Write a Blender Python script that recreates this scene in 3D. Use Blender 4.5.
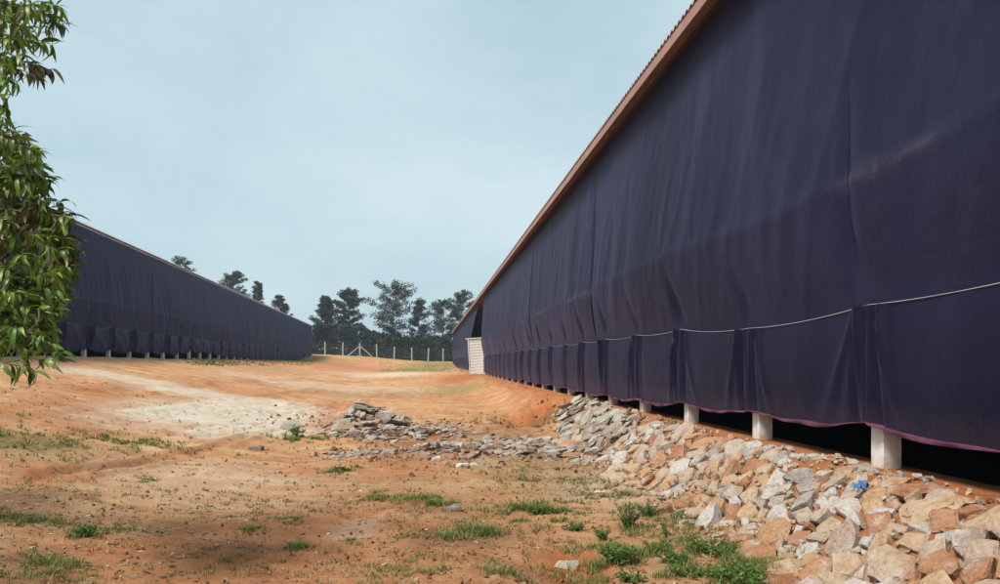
import bpy, bmesh, math, random
import numpy as np
from mathutils import Vector, Matrix, Euler

for o in list(bpy.data.objects):
    bpy.data.objects.remove(o, do_unlink=True)
random.seed(7)
RNG = np.random.default_rng(11)
scn = bpy.context.scene
COL = scn.collection

# ------------------------------------------------------------------ camera
CAMZ = 1.75
F = 722.0                       # focal length in pixels of the 1000 px wide picture
HOR = 362.0                     # picture row of the horizon
cam = bpy.data.cameras.new('camera')
cam.sensor_width = 36.0
cam.lens = F / 1000.0 * 36.0
cam.shift_y = (HOR - 292.0) / 1000.0
cam.clip_start = 0.05
cam.clip_end = 6000
camo = bpy.data.objects.new('camera', cam)
camo.location = (0, 0, CAMZ)
camo.rotation_euler = (math.radians(90), 0, 0)
COL.objects.link(camo)
scn.camera = camo

# ------------------------------------------------------------------ sky, sun, exposure
SUN_DIR = Vector((-0.44, -0.34, 0.86)).normalized()      # towards the sun
SUN_EL = math.asin(SUN_DIR.z)
SUN_AZ = math.atan2(SUN_DIR.x, SUN_DIR.y)
world = bpy.data.worlds.new("World")
scn.world = world
world.use_nodes = True
wn, wl = world.node_tree.nodes, world.node_tree.links
wn.clear()
w_out = wn.new('ShaderNodeOutputWorld')
w_bg = wn.new('ShaderNodeBackground')
w_sky = wn.new('ShaderNodeTexSky')
w_sky.sky_type = 'NISHITA'
w_sky.sun_disc = False
w_sky.sun_elevation = SUN_EL
w_sky.sun_rotation = SUN_AZ
w_sky.air_density = 1.0
w_sky.dust_density = 3.0
w_tc = wn.new('ShaderNodeTexCoord')
w_map = wn.new('ShaderNodeMapping')
w_map.inputs['Scale'].default_value = (1.0, 1.0, 2.2)
w_n = wn.new('ShaderNodeTexNoise')
w_n.inputs['Scale'].default_value = 1.5
w_n.inputs['Detail'].default_value = 8.0
w_n.inputs['Roughness'].default_value = 0.56
w_ramp = wn.new('ShaderNodeValToRGB')
w_ramp.color_ramp.elements[0].position = 0.34
w_ramp.color_ramp.elements[0].color = (3.4, 4.92, 5.5, 1)
w_ramp.color_ramp.elements[1].position = 0.70
w_ramp.color_ramp.elements[1].color = (5.6, 6.8, 7.2, 1)
w_mix = wn.new('ShaderNodeMixRGB')
w_mix.inputs['Fac'].default_value = 0.86          # thin even overcast over the clear sky
wl.new(w_tc.outputs['Generated'], w_map.inputs['Vector'])
wl.new(w_map.outputs['Vector'], w_n.inputs['Vector'])
wl.new(w_n.outputs['Fac'], w_ramp.inputs['Fac'])
wl.new(w_sky.outputs['Color'], w_mix.inputs['Color1'])
wl.new(w_ramp.outputs['Color'], w_mix.inputs['Color2'])
wl.new(w_mix.outputs['Color'], w_bg.inputs['Color'])
wl.new(w_bg.outputs['Background'], w_out.inputs['Surface'])
w_bg.inputs['Strength'].default_value = 0.075

sun = bpy.data.lights.new('sun', 'SUN')
sun.energy = 2.7
sun.angle = math.radians(16)
sun.color = (1.0, 0.93, 0.82)
suno = bpy.data.objects.new('sun', sun)
suno.rotation_euler = SUN_DIR.to_track_quat('Z', 'Y').to_euler()
suno.location = (-20, -10, 40)
COL.objects.link(suno)

scn.view_settings.view_transform = 'Standard'
scn.view_settings.look = 'None'
scn.view_settings.gamma = 1.0
scn.view_settings.use_curve_mapping = False
scn.view_settings.exposure = 0.80
scn.render.engine = 'CYCLES'
scn.cycles.max_bounces = 5
scn.cycles.diffuse_bounces = 3
scn.cycles.glossy_bounces = 2
scn.cycles.transparent_max_bounces = 6

# ------------------------------------------------------------------ numpy noise
def _hash(ix, iy, seed):
    n = (ix.astype(np.int64) * 374761393 + iy.astype(np.int64) * 668265263 + seed * 974634777) & 0x7fffffff
    n = ((n ^ (n >> 13)) * 1274126177) & 0x7fffffff
    return ((n ^ (n >> 16)) & 0xffff) / 65535.0

def vnoise(x, y, seed=0):
    x = np.asarray(x, float); y = np.asarray(y, float)
    ix = np.floor(x); iy = np.floor(y)
    fx = x - ix; fy = y - iy
    fx = fx * fx * (3 - 2 * fx); fy = fy * fy * (3 - 2 * fy)
    a = _hash(ix, iy, seed); b = _hash(ix + 1, iy, seed)
    c = _hash(ix, iy + 1, seed); d = _hash(ix + 1, iy + 1, seed)
    return (a * (1 - fx) + b * fx) * (1 - fy) + (c * (1 - fx) + d * fx) * fy

def fbm(x, y, seed=0, octs=4, gain=0.5):
    s = 0.0; amp = 1.0; tot = 0.0
    for k in range(octs):
        s = s + amp * vnoise(np.asarray(x) * 2 ** k + 17.3 * k, np.asarray(y) * 2 ** k - 9.1 * k, seed + k)
        tot += amp; amp *= gain
    return s / tot

def sstep(a, b, x):
    t = np.clip((np.asarray(x, float) - a) / (b - a), 0, 1)
    return t * t * (3 - 2 * t)

# ------------------------------------------------------------------ terrain
KR, KL = 0.097, 0.147           # how far the two sheds lean left per metre of depth
XR, XL = 4.95, -17.3

def h_base(x, y):
    x = np.asarray(x, float); y = np.asarray(y, float)
    u = x + KR * y; v = x + KL * y
    nat = -0.12 + 0.42 * sstep(14, 55, y)
    left = np.clip((-v - 2.0) / 13.5, 0, 1); left = 0.55 * left + 0.45 * left * left * (3 - 2 * left)
    nat = nat * (1 - left) + 1.95 * left
    plat = sstep(2.95 - 1.6 * sstep(20, 40, y), 4.3, u + 0.25 * (fbm(y * 0.35, x * 0.0 + 3, 5, 3) - 0.5))
    z = nat * (1 - plat) + 0.58 * plat
    far = sstep(120, 166, y)
    tgt = 1.85 + 1.6 * sstep(-14, -42, x)
    z = z * (1 - far) + tgt * far
    far2 = sstep(180, 600, y)
    z = z + far2 * 3.0
    # dug-out floors under the sheds
    inr = sstep(5.35, 5.9, u) * (1 - sstep(16.5, 17.0, u)) * (1 - sstep(120, 140, y))
    z = z - inr * 0.75
    inl = sstep(-17.9, -18.4, v) * (1 - sstep(-28.6, -29.2, v)) * (1 - sstep(120, 140, y))
    z = z - inl * 0.8
    return z

# wheel ruts, as polylines on the ground (x, y)
def G(px, py, z=None):
    """ground point seen at a picture position"""
    dx = (px - 500.0) / F; dz = (HOR - py) / F
    t = np.concatenate([np.arange(3, 40, 0.02), np.arange(40, 170, 0.1)])
    f = CAMZ + dz * t - h_base(dx * t, t)
    k = np.argmax(f <= 0) if (f <= 0).any() else len(t) - 1
    return float(dx * t[k]), float(t[k])

def seg_dist(x, y, pts):
    d = np.full(np.shape(x), 1e9)
    for (ax, ay), (bx, by) in zip(pts[:-1], pts[1:]):
        vx, vy = bx - ax, by - ay
        t = np.clip(((x - ax) * vx + (y - ay) * vy) / (vx * vx + vy * vy), 0, 1)
        d = np.minimum(d, np.hypot(x - ax - t * vx, y - ay - t * vy))
    return d

def pl(*pix):
    return [G(a, b) for a, b in pix]

RUTS = [
    (pl((-60, 494), (96, 472), (190, 452), (270, 430)), .20, .07),
    (pl((-60, 452), (60, 440), (150, 418), (250, 400), (330, 388)), .22, .06),
    (pl((-80, 432), (60, 421), (160, 404), (240, 392)), .22, .06),
    (pl((180, 402), (330, 391), (470, 383)), .35, .08),
    (pl((240, 412), (380, 396), (500, 392)), .3, .06),
    (pl((100, 392), (300, 380), (460, 374)), .5, .09),
    (pl((430, 442), (500, 425), (545, 408), (500, 384)), .3, .07),
    (pl((40, 556), (180, 535), (330, 520), (470, 500)), .16, .045),
]

def ell(px0, px1, py0, py1):
    cx = 0.5 * (px0 + px1)
    _, yn = G(cx, py1); _, yf = G(cx, py0)
    yc = 0.5 * (yn + yf)
    xc, ymid = G(cx, 0.5 * (py0 + py1))
    xc = (cx - 500) / F * yc
    return (xc, yc, max(0.1, 0.5 * (px1 - px0) / F * ymid), max(0.1, 0.5 * (yf - yn)))

def emask(x, y, e, soft=0.5):
    xc, yc, rx, ry = e
    d = np.hypot((x - xc) / rx, (y - yc) / ry)
    return 1 - sstep(1 - soft, 1 + soft, d)

PALE = [(ell(165, 300, 396, 440), 1.0), (ell(215, 275, 412, 448), .9), (ell(120, 330, 393, 404), .8),
        (ell(50, 190, 373, 382), .7), (ell(360, 430, 372, 378), .6), (ell(100, 300, 462, 500), .28),
        (ell(420, 520, 440, 470), .35), (ell(270, 310, 424, 440), .8), (ell(230, 430, 384, 392), .35),
        (ell(560, 680, 470, 520), .35), (ell(330, 380, 520, 545), .3)]
RED = [(ell(278, 350, 407, 432), 1.0), (ell(500, 572, 402, 426), 1.0), (ell(525, 610, 545, 600), 1.0),
       (ell(440, 492, 374, 383), .9), (ell(490, 600, 380, 402), .6), (ell(230, 430, 362, 366), .6), (ell(0, 60, 395, 432), .4),
       (ell(60, 140, 396, 420), .35), (ell(0, 320, 540, 600), .6), (ell(150, 520, 520, 600), .4), (ell(60, 300, 356, 361), .8), (ell(840, 1010, 475, 540), .9),
       (ell(390, 480, 430, 480), .5), (ell(300, 420, 560, 600), .35)]
DARK = [(ell(385, 600, 428, 470), .55), (ell(400, 540, 500, 520), .35), (ell(240, 420, 520, 535), .3), (ell(-60, 55, 482, 530), .9), (ell(-60, 70, 555, 600), .7), (ell(415, 520, 524, 548), .75), (ell(380, 450, 440, 462), .6),
        (ell(520, 560, 407, 417), .8), (ell(470, 560, 560, 584), .4), (ell(120, 200, 520, 548), .5), (ell(280, 420, 475, 492), .3),
        (ell(300, 360, 495, 520), .3)]
LITTER = [(ell(480, 680, 452, 500), .8), (ell(380, 520, 470, 510), .35), (ell(0, 110, 440, 470), .5), (ell(600, 720, 500, 584), .35),
          (ell(290, 450, 390, 400), .5), (ell(180, 300, 362, 370), .6)]
GREEN = [(ell(200, 310, 357, 366), .8), (ell(400, 460, 362, 372), .7), (ell(-20, 70, 434, 456), .6), (ell(430, 490, 386, 394), .5)]

def rut_mask(x, y):
    wob = 0.9 * (fbm(x * 0.5, y * 0.3, 51, 4) - 0.5)
    m = np.zeros(np.shape(x))
    for pts, w, dp in RUTS:
        for off in (0.0, 1.7):
            d = seg_dist(x + wob, y + wob + off, pts)
            m = np.maximum(m, np.exp(-(d / (1.4 * w)) ** 2) * sstep(.3, .6, fbm(x * .8, y * .8, 57, 3)))
    return m

def field(lst, x, y, seed):
    n = 0.55 * (fbm(x * 0.9, y * 0.9, seed, 4) - 0.5) * 2
    n2 = 0.7 * (fbm(x * 0.28, y * 0.16, seed + 3, 4) - 0.5) * 2
    out = np.zeros(np.shape(x))
    for e, a in lst:
        sx = 0.5 * min(e[2], 2.0)
        xx = x + n2 * sx + n * sx * .4
        yy = y + n * e[3] * 0.5 + n2 * e[3] * .4
        out = np.maximum(out, a * emask(xx, yy, e, 0.55))
    return out

def ground_h(x, y):
    x = np.asarray(x, float); y = np.asarray(y, float)
    z = h_base(x, y)
    u = x + KR * y; v = x + KL * y
    out = (1 - sstep(4.3, 5.0, u)) * sstep(-17.2, -15.5, v) * (1 - 0.6 * sstep(60, 140, y))
    amp = out
    z = z + amp * 0.10 * (fbm(x * 0.22, y * 0.16, 21, 3) - 0.5)
    z = z + amp * 0.11 * (fbm(x * 0.9, y * 0.7, 31, 4) - 0.5)
    rough = 0.35 + 1.3 * sstep(.42, .62, fbm(x * 0.45, y * 0.3, 36, 3))
    z = z + amp * rough * 0.12 * (fbm(x * 3.1, y * 3.1, 41, 5, .66) - 0.5)
    ridge = 1 - np.abs(2 * fbm(x * 1.6, y * 2.2, 46, 3) - 1)
    z = z + amp * rough * 0.05 * (ridge ** 3)
    z = z + sstep(14, 25, y) * (1 - sstep(4.2, 4.8, u)) * sstep(-17.0, -15.0, v) * 0.09 * (fbm(x * 0.8, y * 0.8, 66, 5, .65) - .5)
    z = z + sstep(130, 150, y) * (1 - sstep(164, 172, y)) * .7 * (fbm(x * .25, y * .2, 67, 4, .6) - .5)
    wob = 0.9 * (fbm(x * 0.5, y * 0.3, 51, 4) - 0.5)
    for pts, w, dp in RUTS:
        for off in (0.0, 1.7):
            d = seg_dist(x + wob, y + wob + off, pts)
            k = 0.25 + 0.75 * sstep(.35, .6, fbm(x * .7, y * .7, 56, 3))
            w2 = w * 0.6; dp = min(dp, .036)
            z = z - k * amp * dp * np.exp(-(d / w2) ** 2) + k * amp * dp * 0.8 * np.exp(-((d - 2.0 * w2) / (0.7 * w2)) ** 2)
    for e, dp in ((RED[1][0], -0.34), (RED[0][0], -0.10), (RED[2][0], -0.12)):
        z = z + dp * emask(x + wob, y + wob, e, 0.5)
    lo = 3.0 + 0.12 * np.sin(y * 1.1) + 0.10 * np.sin(y * 2.7) + 0.06 * np.maximum(0, y - 11)
    z = z - 0.055 * sstep(-.05, .2, u - lo) * (1 - sstep(4.2, 4.5, u)) * sstep(1, 3, y) * (1 - sstep(16, 19, y))
    bank = sstep(3.0, 4.0, u) * (1 - sstep(4.3, 4.9, u)) * sstep(17, 20, y)
    z = z + sstep(2.6, 3.4, u) * (1 - sstep(4.3, 4.9, u)) * sstep(17, 20, y) * 0.30 * (fbm(x * 1.3, y * 0.7, 61, 5, .6) - 0.5)
    return z


# ------------------------------------------------------------------ material helpers
MATS = {}
def newmat(name):
    m = bpy.data.materials.new(name)
    m.use_nodes = True
    MATS[name] = m
    nt = m.node_tree
    b = nt.nodes['Principled BSDF']
    return m, nt.nodes, nt.links, b

def noise(nodes, links, vec, scale, detail=4, rough=0.55, out='Fac'):
    n = nodes.new('ShaderNodeTexNoise')
    n.inputs['Scale'].default_value = scale
    n.inputs['Detail'].default_value = detail
    n.inputs['Roughness'].default_value = rough
    if vec is not None: links.new(vec, n.inputs['Vector'])
    return n.outputs[out]

def ramp(nodes, links, fac, stops):
    r = nodes.new('ShaderNodeValToRGB')
    el = r.color_ramp.elements
    while len(el) < len(stops): el.new(0.5)
    for e, (p, c) in zip(el, stops):
        e.position = p
        e.color = (c[0], c[1], c[2], 1) if isinstance(c, (tuple, list)) else (c, c, c, 1)
    links.new(fac, r.inputs['Fac'])
    return r.outputs['Color']

def mix(nodes, links, fac, a, b, mode='MIX'):
    m = nodes.new('ShaderNodeMixRGB'); m.blend_type = mode
    for s, v in ((m.inputs['Fac'], fac), (m.inputs['Color1'], a), (m.inputs['Color2'], b)):
        if isinstance(v, (int, float)): s.default_value = v
        elif isinstance(v, tuple): s.default_value = (*v, 1)
        else: links.new(v, s)
    return m.outputs['Color']

def math_(nodes, links, op, a, b=0.0):
    m = nodes.new('ShaderNodeMath'); m.operation = op
    for s, v in ((m.inputs[0], a), (m.inputs[1], b)):
        if isinstance(v, (int, float)): s.default_value = v
        else: links.new(v, s)
    return m.outputs[0]

def mapping(nodes, links, vec, scale):
    m = nodes.new('ShaderNodeMapping'); m.inputs['Scale'].default_value = scale
    links.new(vec, m.inputs['Vector']); return m.outputs['Vector']

def bump(nodes, links, b, height, strength=0.5, dist=0.02):
    n = nodes.new('ShaderNodeBump'); n.inputs['Strength'].default_value = strength
    n.inputs['Distance'].default_value = dist
    links.new(height, n.inputs['Height']); links.new(n.outputs['Normal'], b.inputs['Normal'])

def attr(nodes, name, out='Fac'):
    a = nodes.new('ShaderNodeAttribute'); a.attribute_name = name
    return a.outputs[out]

# soil
def make_soil():
    m, N, L, b = newmat('laterite_soil')
    pos = N.new('ShaderNodeNewGeometry').outputs['Position']
    n1 = noise(N, L, pos, 0.35, 6, 0.6)
    n2 = noise(N, L, pos, 2.3, 6, 0.65)
    n3 = noise(N, L, pos, 7.0, 9, 0.8)
    n4 = noise(N, L, pos, 60.0, 3, 0.7)
    c = ramp(N, L, n1, [(0.30, (.40, .175, .080)), (0.5, (.52, .265, .125)), (0.68, (.57, .340, .185))])
    c2 = ramp(N, L, n2, [(0.32, (.36, .145, .066)), (0.52, (.52, .26, .125)), (0.72, (.60, .385, .225))])
    c = mix(N, L, 0.5, c, c2)
    streak = noise(N, L, mapping(N, L, pos, (0.25, 1.6, 1)), 0.9, 5, 0.6)
    c = mix(N, L, ramp(N, L, streak, [(0.50, 0.0), (0.68, 0.75)]), c, (.60, .43, .26))
    c = mix(N, L, ramp(N, L, streak, [(0.30, 0.6), (0.45, 0.0)]), c, (.36, .145, .06))
    st2 = noise(N, L, mapping(N, L, pos, (0.10, 2.2, 1)), 1.6, 7, 0.7)
    c = mix(N, L, ramp(N, L, st2, [(0.54, 0.0), (0.64, 0.5)]), c, (.62, .43, .26))
    c = mix(N, L, ramp(N, L, st2, [(0.36, 0.5), (0.46, 0.0)]), c, (.38, .15, .068))
    wob = math_(N, L, 'MULTIPLY', math_(N, L, 'SUBTRACT', n2, 0.5), 1.1)
    mot = noise(N, L, pos, 1.3, 9, 0.72)
    c = mix(N, L, ramp(N, L, mot, [(0.34, 0.6), (0.47, 0.0)]), c, (.31, .12, .052))
    c = mix(N, L, ramp(N, L, mot, [(0.56, 0.0), (0.66, 0.45)]), c, (.62, .41, .235))
    def masked(a, k=1.0):
        v = math_(N, L, 'ADD', attr(N, a), math_(N, L, 'MULTIPLY', wob, attr(N, a)))
        return math_(N, L, 'MINIMUM', math_(N, L, 'MAXIMUM', math_(N, L, 'MULTIPLY', v, k), 0.0), 1.0)
    pale = ramp(N, L, n2, [(0.3, (.56, .43, .30)), (0.55, (.63, .56, .46)), (0.75, (.66, .62, .55))])
    red = ramp(N, L, n2, [(0.3, (.27, .075, .027)), (0.55, (.43, .15, .055)), (0.75, (.52, .23, .10))])
    dark = ramp(N, L, n3, [(0.3, (.075, .045, .028)), (0.6, (.20, .12, .07)), (0.8, (.33, .19, .10))])
    lit = ramp(N, L, n3, [(0.3, (.16, .11, .05)), (0.5, (.34, .23, .12)), (0.75, (.50, .38, .22))])
    grn = ramp(N, L, n3, [(0.3, (.10, .12, .03)), (0.55, (.20, .20, .06)), (0.75, (.40, .28, .12))])
    c = mix(N, L, masked('litter', .9), c, lit)
    c = mix(N, L, masked('red', 1.1), c, red)
    c = mix(N, L, masked('green'), c, grn)
    c = mix(N, L, masked('pale'), c, pale)
    c = mix(N, L, masked('dark', .9), c, dark)
    # sprinkled grit, dark crumbs and pale chips
    n5 = noise(N, L, pos, 28.0, 5, 0.7)
    c = mix(N, L, ramp(N, L, n3, [(0.32, 0.65), (0.41, 0.0)]), c, (.29, .115, .05))
    c = mix(N, L, ramp(N, L, n3, [(0.56, 0.0), (0.70, 0.5)]), c, (.58, .36, .19))
    c = mix(N, L, ramp(N, L, n5, [(0.30, 0.55), (0.40, 0.0)]), c, (.20, .09, .048))
    c = mix(N, L, ramp(N, L, n5, [(0.60, 0.0), (0.70, 0.4)]), c, (.56, .40, .25))
    c = mix(N, L, ramp(N, L, n4, [(0.62, 0.0), (0.75, 0.35)]), c, (.60, .43, .28))
    c = mix(N, L, ramp(N, L, n4, [(0.26, 0.5), (0.38, 0.0)]), c, (.16, .075, .04))
    L.new(c, b.inputs['Base Color'])
    b.inputs['Roughness'].default_value = 0.95
    b.inputs['Specular IOR Level'].default_value = 0.15
    hgt = math_(N, L, 'ADD', math_(N, L, 'MULTIPLY', n3, 1.0), math_(N, L, 'MULTIPLY', n4, 0.35))
    bump(N, L, b, hgt, 1.0, 0.05)
    return m

def make_stone(name, stops, white=(.62, .58, .52), soil=(.40, .19, .085), amt=0.5):
    m, N, L, b = newmat(name)
    pos = N.new('ShaderNodeNewGeometry').outputs['Position']
    oi = N.new('ShaderNodeObjectInfo').outputs['Random']
    r = math_(N, L, 'FRACT', math_(N, L, 'ADD', oi, attr(N, 'rnd')))
    zone = noise(N, L, pos, 0.42, 2, 0.5)
    zone = math_(N, L, 'MULTIPLY', math_(N, L, 'SUBTRACT', zone, 0.5), 1.5)
    r = math_(N, L, 'MINIMUM', math_(N, L, 'MAXIMUM', math_(N, L, 'ADD', r, zone), 0.02), 0.98)
    c = ramp(N, L, r, stops)
    n1 = noise(N, L, pos, 5.0, 6, 0.65)
    n2 = noise(N, L, pos, 26.0, 5, 0.7)
    c = mix(N, L, ramp(N, L, n1, [(0.52, 0.0), (0.66, amt)]), c, white)
    c = mix(N, L, ramp(N, L, n1, [(0.32, amt), (0.46, 0.0)]), c, soil)
    c = mix(N, L, 0.55, c, ramp(N, L, n2, [(0.28, 0.25), (0.45, 0.85), (0.55, 1.0), (0.72, 1.35)]), 'MULTIPLY')
    L.new(c, b.inputs['Base Color'])
    b.inputs['Roughness'].default_value = 0.85
    b.inputs['Specular IOR Level'].default_value = 0.25
    bump(N, L, b, math_(N, L, 'ADD', n1, math_(N, L, 'MULTIPLY', n2, 0.6)), 1.0, 0.06)
    return m

def make_net(name, dark, light, dust, splash=None):
    m, N, L, b = newmat(name)
    oc = N.new('ShaderNodeTexCoord').outputs['Object']
    st = noise(N, L, mapping(N, L, oc, (1.0, 0.9, 0.08)), 1.0, 4, 0.55)
    bl = noise(N, L, mapping(N, L, oc, (1.0, 0.5, 0.6)), 0.35, 3, 0.5)
    th = noise(N, L, mapping(N, L, oc, (1.0, 0.4, 9.0)), 3.0, 4, 0.6)
    f = math_(N, L, 'ADD', math_(N, L, 'MULTIPLY', st, 0.35), math_(N, L, 'MULTIPLY', bl, 0.65))
    c = ramp(N, L, f, [(0.38, dark), (0.60, light)])
    c = mix(N, L, ramp(N, L, st, [(0.58, 0.0), (0.80, 0.14)]), c, dust)
    c = mix(N, L, 0.25, c, ramp(N, L, th, [(0.3, 0.6), (0.7, 1.2)]), 'MULTIPLY')
    dn = attr(N, 'dust')
    c = mix(N, L, math_(N, L, 'MULTIPLY', dn, ramp(N, L, noise(N, L, oc, 3.0, 5, .7), [(0.4, 0.1), (0.65, 0.8)])), c, dust)
    L.new(c, b.inputs['Base Color'])
    b.inputs['Roughness'].default_value = 0.55
    b.inputs['Specular IOR Level'].default_value = 0.10
    b.inputs['Sheen Weight'].default_value = 0.07
    b.inputs['Sheen Roughness'].default_value = 0.45
    b.inputs['Sheen Tint'].default_value = (.45, .42, .85, 1)
    wv = noise(N, L, mapping(N, L, oc, (1, 1, 1)), 9.0, 6, 0.65)
    thr = noise(N, L, mapping(N, L, oc, (1, 2.0, 60.0)), 2.0, 3, 0.6)
    bump(N, L, b, math_(N, L, 'ADD', wv, math_(N, L, 'MULTIPLY', thr, .35)), 0.35, 0.025)
    c = mix(N, L, .35, c, ramp(N, L, thr, [(.3, .7), (.7, 1.25)]), 'MULTIPLY')
    c = mix(N, L, ramp(N, L, noise(N, L, oc, 1.3, 7, .7), [(.56, .0), (.74, .16)]), c, dust)
    if splash:
        sz = N.new('ShaderNodeSeparateXYZ'); L.new(oc, sz.inputs[0])
        hh = math_(N, L, 'ADD', math_(N, L, 'SUBTRACT', sz.outputs['Z'], splash), math_(N, L, 'MULTIPLY', math_(N, L, 'SUBTRACT', noise(N, L, oc, 4.0, 7, .75), .5), .7))
        c = mix(N, L, ramp(N, L, hh, [(.02, .07), (.30, .0)]), c, (.24, .14, .10))
    L.new(c, b.inputs['Base Color'])
    return m

def simple(name, col, rough=0.8, var=0.25, scale=6.0, dirt=None, dscale=2.0, bstr=0.25, metal=0.0, spec=0.3):
    m, N, L, b = newmat(name)
    oc = N.new('ShaderNodeTexCoord').outputs['Object']
    n = noise(N, L, oc, scale, 5, 0.65)
    c = mix(N, L, 1.0, col, ramp(N, L, n, [(0.3, 1 - var), (0.7, 1 + var * 0.6)]), 'MULTIPLY')
    if dirt:
        d = noise(N, L, oc, dscale, 5, 0.7)
        c = mix(N, L, ramp(N, L, d, [(0.48, 0.0), (0.68, 0.8)]), c, dirt)
    L.new(c, b.inputs['Base Color'])
    b.inputs['Roughness'].default_value = rough
    b.inputs['Metallic'].default_value = metal
    b.inputs['Specular IOR Level'].default_value = spec
    bump(N, L, b, n, bstr, 0.01)
    return m

def make_leaf(name, stops, trans=0.3, rough=0.5):
    m, N, L, b = newmat(name)
    oi = N.new('ShaderNodeObjectInfo').outputs['Random']
    r = math_(N, L, 'FRACT', math_(N, L, 'ADD', oi, attr(N, 'rnd')))
    c = ramp(N, L, r, stops)
    pos = N.new('ShaderNodeNewGeometry').outputs['Position']
    n = noise(N, L, pos, 18.0, 3, 0.6)
    c = mix(N, L, 0.5, c, ramp(N, L, n, [(0.3, 0.6), (0.7, 1.15)]), 'MULTIPLY')
    L.new(c, b.inputs['Base Color'])
    b.inputs['Roughness'].default_value = rough
    b.inputs['Specular IOR Level'].default_value = 0.35
    tr = N.new('ShaderNodeBsdfTranslucent')
    L.new(mix(N, L, 1.0, c, (1.0, 1.05, 0.45), 'MULTIPLY'), tr.inputs['Color'])
    ms = N.new('ShaderNodeMixShader'); ms.inputs['Fac'].default_value = trans
    L.new(b.outputs['BSDF'], ms.inputs[1]); L.new(tr.outputs['BSDF'], ms.inputs[2])
    L.new(ms.outputs['Shader'], N['Material Output'].inputs['Surface'])
    return m

SOIL = make_soil()
STONE = make_stone('rubble_stone', [(0.0, (.30, .125, .065)), (0.14, (.40, .19, .105)), (0.30, (.47, .26, .15)), (0.44, (.52, .34, .20)),
                                    (0.58, (.50, .38, .27)), (0.70, (.46, .34, .28)), (0.82, (.50, .42, .34)), (0.92, (.32, .28, .265)), (1.0, (.62, .57, .53))])
GREYST = make_stone('grey_slab', [(0.0, (.20, .125, .10)), (0.25, (.29, .22, .18)), (0.45, (.36, .31, .25)), (0.65, (.43, .39, .32)), (0.8, (.50, .47, .42)), (0.9, (.32, .22, .18)), (1.0, (.44, .25, .13))],
                    white=(.52, .51, .47), soil=(.32, .19, .10), amt=0.55)
CLODM = make_stone('soil_clod', [(0.0, (.19, .08, .038)), (0.4, (.34, .155, .068)), (0.7, (.43, .235, .115)), (0.9, (.30, .20, .13)), (1.0, (.50, .40, .28))], amt=0.3)
NET_UP = make_net('shade_net', (.0056, .0064, .0200), (.0158, .0164, .045), (.085, .083, .12))
NET_LOW = make_net('skirt_net', (.0048, .0054, .0170), (.0098, .0102, .0300), (.05, .05, .085), 1.0)
NET_LEFT = make_net('left_shed_net', (.0085, .0088, .040), (.0140, .0142, .056), (.06, .06, .11))
NET_LEFT_LOW = make_net('left_skirt_net', (.018, .0165, .046), (.030, .027, .068), (.08, .07, .12))
HEM = simple('purple_hem', (.115, .036, .075), 0.8, 0.4, 5.0)
ROPE = simple('rope', (.42, .40, .42), 0.8, 0.2)
def make_conc():
    m, N, L, b = newmat('painted_column')
    oc = N.new('ShaderNodeTexCoord').outputs['Object']
    wp = N.new('ShaderNodeNewGeometry').outputs['Position']
    n = noise(N, L, wp, 6.0, 6, .7); n2 = noise(N, L, mapping(N, L, wp, (6, 6, 1.2)), 2.0, 5, .6)
    c = mix(N, L, 1.0, (.76, .75, .72), ramp(N, L, n2, [(.3, .78), (.65, 1.05)]), 'MULTIPLY')
    sx = N.new('ShaderNodeSeparateXYZ'); L.new(oc, sx.inputs[0])
    hgt = math_(N, L, 'ADD', sx.outputs['Z'], math_(N, L, 'MULTIPLY', math_(N, L, 'SUBTRACT', n, .5), .45))
    c = mix(N, L, ramp(N, L, math_(N, L, 'SUBTRACT', hgt, .5), [(.02, .75), (.22, .0)]), c, (.42, .23, .13))
    c = mix(N, L, ramp(N, L, n, [(.60, .0), (.72, .55)]), c, (.42, .36, .30))
    L.new(c, b.inputs['Base Color']); b.inputs['Roughness'].default_value = .85
    bump(N, L, b, n, .4, .02)
    return m
CONC = make_conc()
ROOFM = simple('roof_sheet', (.36, .215, .18), 0.6, 0.25, 2.0, (.28, .175, .15), 0.7, 0.15, 0.0, 0.4)
ROOFG = simple('grey_roof_sheet', (.42, .43, .45), 0.5, 0.2, 2.0, (.3, .26, .23), 0.7, 0.15, 0.0, 0.5)
STEEL = simple('purlin_steel', (.13, .075, .06), 0.6, 0.3, 3.0)
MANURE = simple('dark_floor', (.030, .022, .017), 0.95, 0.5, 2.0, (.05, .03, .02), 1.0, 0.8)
WHITE = simple('white_sheet_metal', (.66, .66, .62), 0.55, 0.15, 2.0, (.46, .40, .33), 1.3)
POSTM = simple('fence_post_concrete', (.50, .49, .46), 0.85, 0.2, 3.0, (.36, .30, .24), 1.0)
WIREM = simple('wire', (.25, .25, .25), 0.5, 0.1)
BARK = simple('bark', (.13, .095, .07), 0.9, 0.5, 8.0, (.20, .16, .12), 3.0, 0.8)
FARBARK = simple('far_bark', (.10, .085, .075), 0.9, 0.4, 1.0)
MANGO = make_leaf('mango_leaf', [(0.0, (.034, .066, .018)), (0.2, (.072, .13, .028)), (0.5, (.125, .215, .038)), (0.75, (.18, .29, .05)), (0.93, (.24, .34, .065)), (1.0, (.18, .13, .05))], 0.28, 0.38)
MANGO_OLD = make_leaf('mango_leaf_old', [(0.0, (.07, .06, .035)), (0.4, (.12, .095, .05)), (0.7, (.20, .14, .05)), (0.9, (.34, .19, .04)), (1.0, (.10, .09, .04))], 0.2, 0.55)
MANGO_NEW = make_leaf('mango_leaf_new', [(0.0, (.07, .15, .02)), (0.5, (.11, .22, .03)), (1.0, (.17, .28, .045))], 0.38, 0.42)
MANGO_PUR = make_leaf('mango_leaf_purple', [(0.0, (.06, .055, .05)), (0.5, (.10, .085, .06)), (1.0, (.13, .12, .05))], 0.25, 0.45)
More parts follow.
